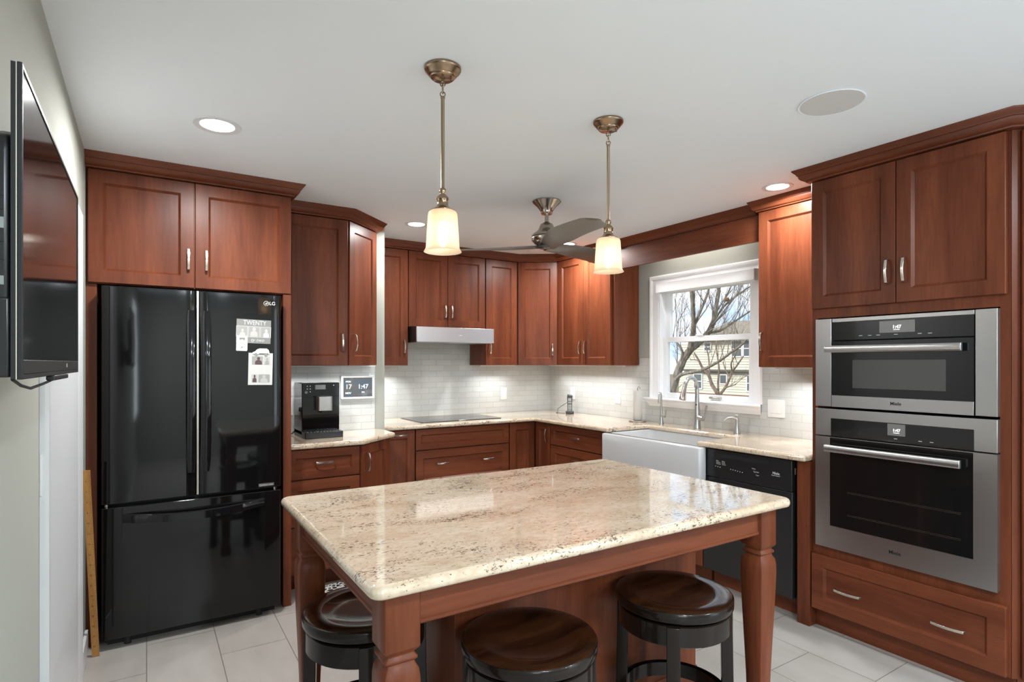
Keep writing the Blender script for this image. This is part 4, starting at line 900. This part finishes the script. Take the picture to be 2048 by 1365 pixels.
text('1:47', 0.022, face((OX - 0.0032, 1.308, 1.580), FX), 'oven_digits', dsp, off=0.0002); B(OX - 0.0033, OX - 0.0027, 1.296, 1.322, 1.5665, 1.5685).build('underline', 'oven_digits', dsp)
for y in (1.470, 1.428, 1.390, 1.312, 1.213, 1.172): B(OX - 0.0026, OX - 0.0018, y - 0.008, y + 0.008, 1.5435, 1.546).build('touch_key', 'key_light', cpn)
do = B(OX - 0.004, OX + 0.028, 1.008, 1.611, 1.184, 1.519).build('door', 'gloss_black', t)
B(OX - 0.0055, OX - 0.0038, 1.110, 1.508, 1.284, 1.424).build('door_window', 'micro_window', do)
B(OX - 0.007, OX - 0.0035, 1.008, 1.611, 1.184, 1.243).build('bottom_strip', 'steel', do, bevel=0.001)
text('Miele', 0.022, face((OX - 0.0074, 1.311, 1.216), FX), 'ink_black', do, off=0.0004)
bar(do, 1.480, 1.628, 1.040)
t = thing('built_in_oven', 'large stainless wall oven with dark glass door below the microwave oven', 'oven', (OX, 1.312, 0.452))
B(OX + 0.030, 3.55, 0.935, 1.692, 0.456, 1.166).build('cavity', 'matte_black', t)
top = B(OX - 0.003, OX + 0.029, 0.928, 1.697, 1.033, 1.172).build('control_fascia', 'steel', t, bevel=0.0015)
cpn = B(OX - 0.0045, OX - 0.002, 1.008, 1.616, 1.033, 1.124).build('control_panel', 'gloss_black', top)
dsp = B(OX - 0.0055, OX - 0.0042, 1.271, 1.347, 1.065, 1.120).build('display', 'oven_display', cpn)
text('1:47', 0.019, face((OX - 0.0058, 1.308, 1.090), FX), 'oven_digits', dsp, off=0.0002); B(OX - 0.0059, OX - 0.0054, 1.296, 1.321, 1.0775, 1.0793).build('underline', 'oven_digits', dsp)
for y in (1.312, 1.21, 1.165): B(OX - 0.0052, OX - 0.0042, y - 0.007, y + 0.007, 1.0495, 1.052).build('touch_key', 'key_light', cpn)
MB().cyl((OX - 0.0045, 1.475, 1.058), (OX - 0.006, 1.475, 1.058), 0.006, 14).build('knob', 'matte_black', cpn)
dm = MB(frame((OX - 0.004, 1.697, 0), FX))
A_x = [0, 0.076, 0.686, 0.769]; A_z = [0.452, 0.568, 1.024, 1.027]
opening_box(dm, A_x, A_z, 0.0, 0.032)
do = dm.build('door', 'steel', t, smooth=False)
B(OX - 0.0035, OX + 0.0055, 1.012, 1.620, 0.569, 1.0235).build('door_glass', 'oven_window', do)
for z in (0.75, 0.636):
    for dz in (0, 0.006): B(OX - 0.0042, OX - 0.0034, 1.055, 1.535, z + dz, z + dz + 0.0012).build('rack', 'rack_wire', do)
text('Miele', 0.024, face((OX - 0.0046, 1.316, 0.510), FX), 'ink_black', do, off=0.0004)
bar(do, 0.972, 1.630, 1.045)

# ------------------------------------------------------------------ television on the left wall
t = thing('television', 'flat black television on a wall arm at the left edge', 'television', (-0.17, 1.40, 1.39))
VX = -0.143
B(VX - 0.0125, VX - 0.0072, 1.020, 1.777, 1.388, 1.820).build('rear_shell', 'tv_bezel', t)
hollow(MB(), VX - 0.0058, VX, 1.019, 1.778, 1.387, 1.821, 0.007).build('bezel', 'tv_bezel', t, bevel=0.001)
B(VX - 0.0058, VX - 0.0015, 1.026, 1.771, 1.394, 1.814).build('screen', 'tv_screen', t)
B(VX - 0.0014, VX + 0.0005, 1.026, 1.771, 1.394, 1.414).build('lower_bezel', 'tv_bezel', t, bevel=0.001)
text('LG', 0.012, face((VX + 0.0009, 1.53, 1.404), R(90)), 'key_light', t, ext=0.0002)
B(VX - 0.0072, VX - 0.0058, 1.0195, 1.777, 1.388, 1.820).build('edge_strip', 'nickel', t)
bk = MB().prism([(1.024, 1.46), (1.74, 1.46), (1.74, 1.66), (1.69, 1.735), (1.06, 1.735), (1.032, 1.722), (1.024, 1.70)], VX - 0.034, VX - 0.013)
bk.bm.transform(Matrix(((0, 0, 1, 0), (1, 0, 0, 0), (0, 1, 0, 0), (0, 0, 0, 1))))
bk = bk.build('rear_housing', 'satin_black', t, bevel=0.007, seg=3)
B(VX - 0.052, VX - 0.013, 1.022, 1.70, 1.390, 1.500).build('speaker_housing', 'satin_black', t, bevel=0.004)
for z, s_ in ((1.640, 0.003), (1.622, 0.004), (1.600, 0.0075), (1.577, 0.003), (1.553, 0.003), (1.522, 0.006)): B(VX - 0.026, VX - 0.020, 1.0230, 1.0242, z - s_, z + s_).build('port', 'phone_grey' if s_ > 0.005 else 'tv_bezel', bk)
B(VX - 0.010, VX + 0.004, 1.32, 1.52, 1.378, 1.3868).build('sensor_bar', 'satin_black', t, bevel=0.002)
MB().tube([(VX - 0.012, 1.03, 1.387), (VX - 0.010, 1.08, 1.377), (VX - 0.01, 1.16, 1.370), (VX - 0.008, 1.28, 1.374), (VX - 0.005, 1.40, 1.380)], 0.0022, 6).build('cable', 'rubber', t)
t2 = thing('tv_mount', 'black wall bracket holding the television', 'tv mount', (XL, 1.25, 1.45))
B(XL + 0.0005, XL + 0.020, 0.98, 1.50, 1.388, 1.545).build('wall_plate', 'satin_black', t2, bevel=0.006)
B(XL + 0.020, VX - 0.0525, 1.15, 1.40, 1.43, 1.51).build('arm', 'satin_black', t2, bevel=0.004)

# ------------------------------------------------------------------ rug
tag(B(0.86, 2.1, 3.31, 3.685, 0.0005, 0.009).build('kitchen_mat', 'rug_pattern', at=(1.45, 3.5, 0), bevel=0.003), 'black and white patterned mat on the floor by the coffee cabinet', 'rug')

# ------------------------------------------------------------------ ceiling fixtures
def pendant(x, y, label):
    t = thing('pendant_lamp', label, 'pendant lamp', (x, y, ZC), 0, 'pendant lamps over the island')
    c = (x, y)
    MB().lathe([(0.002, 2.4395), (0.064, 2.4395), (0.065, 2.434), (0.062, 2.428), (0.058, 2.426), (0.050, 2.414), (0.044, 2.410), (0.043, 2.406), (0.038, 2.402), (0.002, 2.400)], c, 48).build('canopy', 'bronze', t, angle=40)
    MB().cyl((x + 0.020, y - 0.028, 2.404), (x + 0.020, y - 0.028, 2.390), 0.003, 10).build('set_screw', 'bronze', t)
    ch = MB().tube([(x, y, 2.400), (x, y, 2.392)], 0.004, 10).build('stem', 'bronze', t)
    def link(zc, rz_, a, b, r_): MB(frame((x, y, 0), rz_)).tube([(a * math.cos(2 * PI * i / 20), 0, zc + b * math.sin(2 * PI * i / 20)) for i in range(20)], r_, 8, True).build('chain_link', 'bronze', t)
    ra = math.atan2(-y, -x) + PI / 2
    link(2.384, ra, 0.0085, 0.0085, 0.0022); link(2.366, ra + R(75), 0.0055, 0.016, 0.0020); link(2.348, ra, 0.0085, 0.0085, 0.0022)
    MB().lathe([(0.0075, 2.340), (0.0082, 2.336), (0.0065, 2.330), (0.0062, 2.03), (0.0070, 2.018)], c, 16).build('rod', 'bronze', t)
    MB().lathe([(0.006, 2.022), (0.0115, 2.016), (0.0125, 2.008), (0.0095, 2.001), (0.010, 1.998), (0.020, 1.988), (0.0215, 1.982), (0.0190, 1.978), (0.0195, 1.960), (0.0235, 1.954), (0.036, 1.944), (0.042, 1.942), (0.042, 1.940), (0.006, 1.940)], c, 40).build('fitter', 'bronze', t, angle=45)
    MB().lathe([(0.030, 1.9395), (0.044, 1.9385), (0.0495, 1.934), (0.0515, 1.926), (0.0530, 1.90), (0.0555, 1.86), (0.0580, 1.82), (0.0595, 1.808), (0.0645, 1.800), (0.0660, 1.7975), (0.0640, 1.7965), (0.0575, 1.806), (0.0560, 1.82), (0.0535, 1.86), (0.0510, 1.90), (0.0495, 1.926), (0.0475, 1.932), (0.030, 1.9375)], c, 64, cap=False).build('lamp_shade', 'shade_glass', t, angle=60)
    MB().lathe([(0.010, 1.939), (0.010, 1.902), (0.013, 1.892), (0.017, 1.866), (0.018, 1.848), (0.015, 1.828), (0.008, 1.816), (0.002, 1.814)], c, 24).build('bulb', ['bulb_glow', 'bronze'], t, angle=60)
    for p in [o for o in t.children if o.name.startswith('bulb')][0].data.polygons:
        if p.center.z > -0.538: p.material_index = 1
    return t
pendant(0.872, 1.820, 'bronze pendant lamp with frosted glass shade hanging nearest the camera'); light('POINT', 'pendant_bulb', (0.872, 1.820, 1.848), 1.5, (1.0, 0.66, 0.42), 0.022)
pendant(1.660, 1.843, 'bronze pendant lamp with frosted glass shade in front of the fan blade'); light('POINT', 'pendant_bulb', (1.660, 1.843, 1.848), 1.5, (1.0, 0.66, 0.42), 0.022)

t = thing('ceiling_fan', 'brushed nickel ceiling fan with three grey propeller blades', 'ceiling fan', (2.15, 2.965, ZC))
c = (2.15, 2.965)
MB().lathe([(0.002, 2.4395), (0.090, 2.4395), (0.091, 2.434), (0.082, 2.424), (0.062, 2.405), (0.046, 2.385), (0.036, 2.366), (0.037, 2.362), (0.033, 2.356), (0.002, 2.356)], c, 48).build('canopy', 'fan_nickel', t, angle=45)
MB().lathe([(0.013, 2.358), (0.013, 2.300)], c, 20).build('downrod', 'fan_nickel', t)
MB().lathe([(0.015, 2.308), (0.022, 2.302), (0.040, 2.292), (0.048, 2.272), (0.058, 2.252), (0.080, 2.236), (0.094, 2.224), (0.096, 2.214), (0.002, 2.214)], c, 48).build('motor_cap', 'fan_nickel', t, angle=45)
MB().lathe([(0.096, 2.209), (0.097, 2.200), (0.094, 2.188), (0.078, 2.170), (0.055, 2.158), (0.002, 2.156)], c, 48).build('motor_housing', 'fan_nickel', t, angle=45)
MB().lathe([(0.091, 2.2135), (0.091, 2.2095)], c, 48).build('motor_band', 'ink_black', t)
mat('fan_blade', (0.085, 0.080, 0.068), 0.30, coat=0.2)
def blade(ang):
    M2 = frame((c[0], c[1], 0), R(ang)); rs = []
    n = 22
    for i in range(n + 1):
        a = i / n; s_ = 0.02 + 0.71 * a
        w = 0.100 + 0.070 * min(1, (a / 0.42)) ** 1.1 if a < 0.42 else 0.170 - 0.03 * (a - 0.42)
        if a > 0.86: w *= math.sqrt(max(0.02, 1 - ((a - 0.86) / 0.142) ** 2.4))
        off = -0.028 * math.sin(PI * min(1, a * 1.15)) + 0.022 * a * a
        z = 2.150 + 0.006 * math.sin(PI * a); p = R(20 - 9 * a); th = 0.011 * (1 - a) + 0.006
        pts = []
        for u, h in ((-0.5, 0), (-0.3, 0.5), (0, 0.62), (0.3, 0.5), (0.5, 0), (0.3, -0.4), (0, -0.45), (-0.3, -0.4)):
            yy = u * w; hh = h * th
            pts.append((s_, off + yy * math.cos(p) + hh * math.sin(p), z - yy * math.sin(p) + hh * math.cos(p)))
        rs.append(pts)
    return MB(M2).rings(rs).build('blade', 'fan_blade', t, angle=60)
for a in (134, 254, 14): blade(a)
MB().lathe([(0.052, 2.157), (0.058, 2.150), (0.050, 2.140), (0.002, 2.136)], c, 32).build('hub', 'fan_blade', t, angle=60)

def downlight(x, y, r_, label, watt):
    t = thing('recessed_light', label, 'recessed light', (x, y, ZC), 0, 'recessed ceiling lights')
    MB().lathe([(r_ * 0.70, ZC - 0.0005), (r_, ZC - 0.0005), (r_ * 0.985, ZC - 0.005), (r_ * 0.74, ZC - 0.003)], (x, y), 40, cap=False).build('trim_ring', 'trim_white', t)
    MB().lathe([(0.002, ZC - 0.0025), (r_ * 0.70, ZC - 0.0025), (r_ * 0.70, ZC - 0.0008), (0.002, ZC - 0.0008)], (x, y), 40).build('lens', 'lamp_disc', t)
    light('AREA', 'downlight_lamp', (x, y, ZC - 0.012), watt, (0.955, 0.955, 0.95), r_ * 1.35, shape='DISK', spread=R(172))
downlight(0.259, 2.784, 0.095, 'bright recessed ceiling light in front of the refrigerator', 17)
downlight(3.112, 1.996, 0.085, 'recessed ceiling light near the cabinet beside the ovens', 9)
downlight(1.690, 3.975, 0.085, 'recessed ceiling light seen left of the front pendant shade', 8)
downlight(3.077, 3.937, 0.085, 'recessed ceiling light glimpsed behind the fan blades', 14)
t = thing('ceiling_speaker', 'round white ceiling speaker with flush grille', 'speaker', (2.283, 1.236, ZC))
MB().lathe([(0.118, ZC - 0.0005), (0.120, ZC - 0.003), (0.117, ZC - 0.005), (0.112, ZC - 0.004)], (2.283, 1.236), 56, cap=False).build('trim_ring', 'ceiling_paint', t)
MB().lathe([(0.002, ZC - 0.0040), (0.1115, ZC - 0.0035), (0.1115, ZC - 0.001), (0.002, ZC - 0.001)], (2.283, 1.236), 56).build('grille', 'speaker_grille', t)
# strip lights under the wall cabinets
def strip(x0, x1, y0, y1, z, label, watt, tgt):
    t = thing('under_cabinet_light', label, 'strip light', ((x0 + x1) / 2, (y0 + y1) / 2, z), 0, 'strip lights under the wall cabinets')
    B(x0, x1, y0, y1, z - 0.010, z - 0.0005).build('housing', 'white_plastic', t)
    light('AREA', 'strip_lamp', ((x0 + x1) / 2, (y0 + y1) / 2, z - 0.013), watt, (0.96, 0.98, 1.0), max(x1 - x0 - 0.01, 0.02), max(y1 - y0 - 0.01, 0.02), spread=R(125))
strip(0.73, 1.40, 4.045, 4.075, 1.392, 'slim strip light under the coffee corner cabinet', 1.9, None)
strip(1.55, 1.86, 4.735, 4.765, 1.388, 'slim strip light under the narrow cabinet left of the hood', 1.5, None)
strip(2.66, 3.05, 4.735, 4.765, 1.388, 'slim strip light under the cabinet right of the hood', 1.0, None)
strip(3.435, 3.465, 3.63, 4.70, 1.388, 'slim strip light under the two-door cabinet by the window', 2.3, None)
strip(3.435, 3.465, 1.76, 2.22, 1.382, 'slim strip light under the cabinet beside the ovens', 1.6, None)

t = thing('valance_light', 'slim strip light hidden behind the valance board above the window', 'strip light', (3.46, 2.93, 2.4395))
B(3.43, 3.49, 2.55, 3.31, 2.415, 2.4395).build('housing', 'white_plastic', t)
light('AREA', 'valance_lamp', (3.46, 2.93, 2.413), 1.9, (1.0, 0.97, 0.92), 0.05, 0.74)

# ------------------------------------------------------------------ outdoors
GZ = -0.9
struct(B(XR + 0.5, 90, -40, 90, GZ - 0.3, GZ).build('ground', 'lawn', smooth=False))
rnd = random.Random(7)
def branchy(mb, p, d, ln, r, depth, seg=4, spread=0.6, droop=0.0, n=5):
    pts = [Vector(p)]; rad = [r]; dd = Vector(d).normalized()
    for i in range(seg):
        dd = (dd + Vector((rnd.uniform(-1, 1), rnd.uniform(-1, 1), rnd.uniform(-1, 1) + droop)) * 0.16).normalized()
        pts.append(pts[-1] + dd * ln / seg); rad.append(r * (1 - 0.72 * (i + 1) / seg))
    mb.tube(pts, rad, n)
    if depth > 0:
        for i in range(1, seg + 1):
            for _ in range(rnd.choice((1, 1, 2))):
                side = Vector((rnd.uniform(-1, 1), rnd.uniform(-1, 1), rnd.uniform(-0.4, 0.9)))
                branchy(mb, pts[i], dd + side * spread, ln * rnd.uniform(0.45, 0.7), rad[i] * 0.62, depth - 1, seg, spread, droop, max(3, n - 1))
def limb(mb, pts, r0, r1, n=9):
    P = [Vector(p) for p in pts]; k = len(P)
    Q = []; 
    for i in range(k - 1):
        a = P[max(i - 1, 0)]; b = P[i]; c_ = P[i + 1]; d_ = P[min(i + 2, k - 1)]
        for j in range(3):
            t_ = j / 3; Q.append(0.5 * ((2 * b) + (c_ - a) * t_ + (2 * a - 5 * b + 4 * c_ - d_) * t_ ** 2 + (3 * b - a - 3 * c_ + d_) * t_ ** 3))
    Q.append(P[-1]); m_ = len(Q)
    r0 *= 0.52; r1 *= 0.55
    mb.tube(Q, [(r0 + (r1 - r0) * i / (m_ - 1)) * (1 + 0.08 * math.sin(i * 2.3)) for i in range(m_)], n)
    return Q
def twigs(mb, Q, start, every, ln, r, depth=2, up=0.3, spread=0.75):
    for i in range(start, len(Q), every):
        d0 = (Q[min(i + 1, len(Q) - 1)] - Q[max(i - 1, 0)]).normalized()
        branchy(mb, Q[i], d0 * 0.6 + Vector((rnd.uniform(-0.5, 0.5), rnd.uniform(-0.9, 0.9), rnd.uniform(-0.3, 0.9) + up)), ln * rnd.uniform(0.6, 1.2), r, depth, 4, spread)
big = MB()
T1 = [(9.0, 8.42, GZ - 0.05), (9.0, 8.34, 0.03), (9.05, 8.21, 0.65), (9.1, 8.10, 1.04), (9.15, 7.97, 1.39), (9.2, 7.82, 1.64), (9.25, 7.59, 1.83), (9.3, 7.42, 2.02), (9.35, 7.34, 2.25), (9.4, 7.31, 2.59), (9.45, 7.28, 3.03), (9.5, 7.3, 4.0)]
Q = limb(big, T1, 0.21, 0.045); twigs(big, Q, 15, 2, 1.3, 0.016, 2)
Q = limb(big, [(9.2, 7.82, 1.60), (9.1, 7.68, 1.87), (9.0, 7.54, 2.1), (8.9, 7.47, 2.44), (8.8, 7.42, 2.81), (8.7, 7.36, 3.2), (8.6, 7.3, 4.2)], 0.11, 0.05); twigs(big, Q, 6, 2, 1.1, 0.014, 2)
Q = limb(big, [(9.0, 7.54, 2.12), (9.1, 7.47, 2.4), (9.2, 7.40, 2.69), (9.3, 7.36, 3.1), (9.35, 7.3, 4.0)], 0.06, 0.03); twigs(big, Q, 3, 2, 1.0, 0.012, 2)
Q = limb(big, [(9.1, 8.1, 1.02), (8.98, 7.84, 1.17), (8.86, 7.45, 1.23), (8.74, 7.06, 1.3), (8.62, 6.64, 1.45), (8.5, 6.32, 1.59), (8.38, 6.02, 1.71), (8.26, 5.78, 1.85), (8.1, 5.4, 2.1)], 0.075, 0.02); twigs(big, Q, 10, 2, 0.8, 0.009, 2)
Q = limb(big, [(9.3, 7.42, 2.0), (9.4, 7.25, 2.03), (9.5, 7.10, 2.14), (9.6, 6.90, 2.29), (9.7, 6.70, 2.44), (9.8, 6.5, 2.6), (9.9, 6.2, 2.9)], 0.05, 0.015); twigs(big, Q, 3, 2, 0.8, 0.009, 2)
Q = limb(big, [(9.32, 7.36, 2.15), (9.42, 7.19, 2.48), (9.54, 7.0, 2.68), (9.66, 6.82, 2.83), (9.78, 6.6, 2.98), (9.9, 6.2, 3.3)], 0.045, 0.015); twigs(big, Q, 3, 2, 0.8, 0.009, 2)
Q = limb(big, [(9.3, 7.40, 2.1), (9.2, 7.10, 2.28), (9.1, 6.81, 2.49), (9.0, 6.55, 2.66), (8.9, 6.33, 2.9)], 0.035, 0.012); twigs(big, Q, 2, 2, 0.7, 0.008, 2)
Q = limb(big, [(9.12, 8.05, 1.2), (9.1, 7.9, 1.62), (9.05, 8.1, 1.9), (9.0, 8.4, 2.2), (8.9, 8.7, 2.7)], 0.06, 0.02); twigs(big, Q, 3, 1, 0.9, 0.009, 2)
tag(big.build('bare_tree', 'bark', at=(9.0, 8.42, GZ)), 'large leafless tree with a thick leaning trunk close outside the window', 'tree')
sm = MB()
base2 = (14.0, 10.84, GZ - 0.05)
for pts, r0, r1 in (([base2, (14.0, 10.83, 0.34), (13.95, 10.84, 0.54), (13.9, 10.98, 0.77), (13.85, 11.06, 1.06), (13.8, 11.25, 1.28), (13.75, 11.32, 1.47), (13.7, 11.46, 1.71)], 0.14, 0.04),
                    ([(14.0, 10.84, 0.45), (14.05, 10.88, 0.84), (14.1, 10.89, 1.24), (14.15, 11.0, 1.72), (14.2, 11.07, 2.2)], 0.07, 0.03),
                    ([(14.0, 10.82, 0.45), (14.03, 10.63, 0.69), (14.06, 10.5, 0.96), (14.09, 10.44, 1.14), (14.12, 10.28, 1.36), (14.15, 10.11, 1.6)], 0.09, 0.035),
                    ([(14.02, 10.66, 0.66), (14.0, 10.5, 0.73), (14.0, 10.38, 0.76), (14.0, 10.25, 0.80)], 0.05, 0.025),
                    ([(13.86, 11.04, 1.0), (14.04, 11.20, 1.5), (14.08, 11.32, 1.87), (14.12, 11.44, 2.3)], 0.05, 0.025),
                    ([(14.06, 10.48, 0.98), (14.03, 10.61, 1.21), (14.06, 10.72, 1.42)], 0.045, 0.03),
                    ([(14.09, 10.42, 1.12), (13.94, 10.36, 1.38), (13.88, 10.19, 1.61), (13.82, 10.02, 1.9)], 0.05, 0.02),
                    ([(13.76, 11.30, 1.45), (14.0, 11.68, 1.50), (14.0, 11.85, 1.49)], 0.035, 0.02)):
    Q = limb(sm, pts, r0, r1, 8)
    if r0 < 0.14: twigs(sm, Q, max(3, len(Q) - 6), 2, 0.8, 0.010, 2, up=0.6, spread=0.5)
tag(sm.build('bare_tree', 'bark_red', at=(14.0, 10.84, GZ)), 'small leafless multi-stemmed tree in the middle of the window view', 'tree')
def forest_tree(x, y, h, label):
    mb = MB(); Q = limb(mb, [(x, y, GZ - 0.05), (x + 0.2, y + 0.1, h * 0.3), (x - 0.1, y - 0.1, h * 0.6), (x, y + 0.1, h)], h * 0.022, 0.03, 6); twigs(mb, Q, 2, 1, h * 0.33, 0.04, 2, up=0.5, spread=0.8)
    tag(mb.build('bare_tree', 'bark', at=(x, y, GZ)), label, 'tree', 'leafless trees beyond the house')
for x, y, h in ((54, 38, 9), (56, 42.5, 8.5), (52, 46, 8), (50, 36.2, 8), (58, 50, 9)):
    forest_tree(x, y, h, 'distant leafless tree rising behind the cream house seen through the window')
tag(MB().ball((9.0, 6.78, 2.575), 0.050, 14, (1, 1, 0.8)).build('bird_nest', 'nest', at=(9.0, 6.78, 2.53)), 'brown bird nest among the branches outside the window', 'nest')
sh = MB()
for k in range(120):
    a = rnd.uniform(0, 2 * PI); q = Vector((11.2 + rnd.uniform(-0.5, 0.5), 10.35 + rnd.uniform(-0.35, 0.35), GZ + rnd.uniform(0, 1.75)))
    u = Vector((math.cos(a), math.sin(a), rnd.uniform(-0.5, 1))) * 0.11; w_ = Vector((-math.sin(a), math.cos(a), 0.2)) * 0.03
    vs = [sh.v(q - u), sh.v(q + w_), sh.v(q + u), sh.v(q - w_)]; sh.f(vs)
sm2 = thing('shrub', 'dry golden shrub outside the lower left corner of the window', 'shrub', (11.2, 10.35, GZ))
sh.build('foliage', 'dry_leaf', sm2)
stb = MB()
for k in range(6): stb.tube([(11.2 + 0.03 * k, 10.35, GZ - 0.02), (11.0 + 0.08 * k, 10.15 + 0.08 * k, GZ + 1.5)], [0.015, 0.006], 5)
stb.build('stems', 'bark', sm2)
# neighbouring house
HX = 36.0
t = thing('house', 'cream sided two-storey house with a brown shingle roof beyond the trees', 'house', (HX + 4, 26.0, GZ))
def siding(x, y0, y1, z0, z1, step=0.19):
    mb = MB(); rows = int((z1 - z0) / step); prof = []
    for i in range(rows): prof += [(x - 0.045, z0 + i * step), (x - 0.002, z0 + (i + 1) * step - 0.001)]
    prof += [(x + 0.2, z0 + rows * step), (x + 0.2, z0)]
    return mb.rings([[(px, y, pz) for px, pz in prof] for y in (y0, y1)])
siding(HX, 16.0, 31.6, GZ, 0.78).build('lower_wall', 'siding', t, smooth=False)
siding(HX - 0.35, 15.8, 31.2, 0.92, 3.12).build('upper_wall', 'siding', t, smooth=False)
B(HX - 0.42, HX + 0.2, 15.8, 31.25, 0.78, 0.92).build('overhang_band', 'eave_dark', t)
B(HX + 0.2, HX + 8.0, 16.0, 31.1, GZ, 3.1).build('main_block', 'siding', t)
rfm = MB().prism([(HX - 0.9, 3.08), (HX - 0.9, 3.20), (HX + 3.8, 4.75), (HX + 8.6, 3.20), (HX + 8.6, 3.08)], 15.4, 28.5 + 1.2)
rfm.bm.transform(Matrix(((1, 0, 0, 0), (0, 0, 1, 0), (0, 1, 0, 0), (0, 0, 0, 1)))); rfm.build('roof', 'shingles', t, smooth=False)
def hwin(x, y0, y1, z0, z1, rail=True):
    f_ = hollow(MB(), x - 0.10, x - 0.02, y0, y1, z0, z1, 0.09).build('window', 'house_trim', t, smooth=False)
    B(x - 0.075, x - 0.05, y0 + 0.08, y1 - 0.08, z0 + 0.08, z1 - 0.08).build('pane', 'house_glass', f_, smooth=False)
    if rail: B(x - 0.09, x - 0.045, y0 + 0.05, y1 - 0.05, (z0 + z1) / 2 - 0.03, (z0 + z1) / 2 + 0.03).build('rail', 'house_trim', f_, smooth=False)
hwin(HX, 29.26, 30.12, -0.62, 0.60); hwin(HX, 27.02, 27.72, -0.20, 0.58, False); hwin(HX, 24.1, 25.45, -0.66, 0.58)
hwin(HX - 0.35, 28.15, 28.85, 2.25, 2.95); hwin(HX - 0.35, 25.50, 26.45, 1.80, 3.05); hwin(HX - 0.35, 24.4, 25.47, 1.80, 3.05)
B(HX - 0.12, HX - 0.04, 28.62, 28.86, 0.02, 0.26).build('wall_lamp', 'house_trim', t)
tag(B(HX - 5.5, HX - 1.0, 14, 34, GZ, GZ + 0.06).build('garden_bed', 'mulch', at=(HX - 3, 24, GZ)), 'reddish mulched garden bed along the foot of the cream house', 'garden bed')
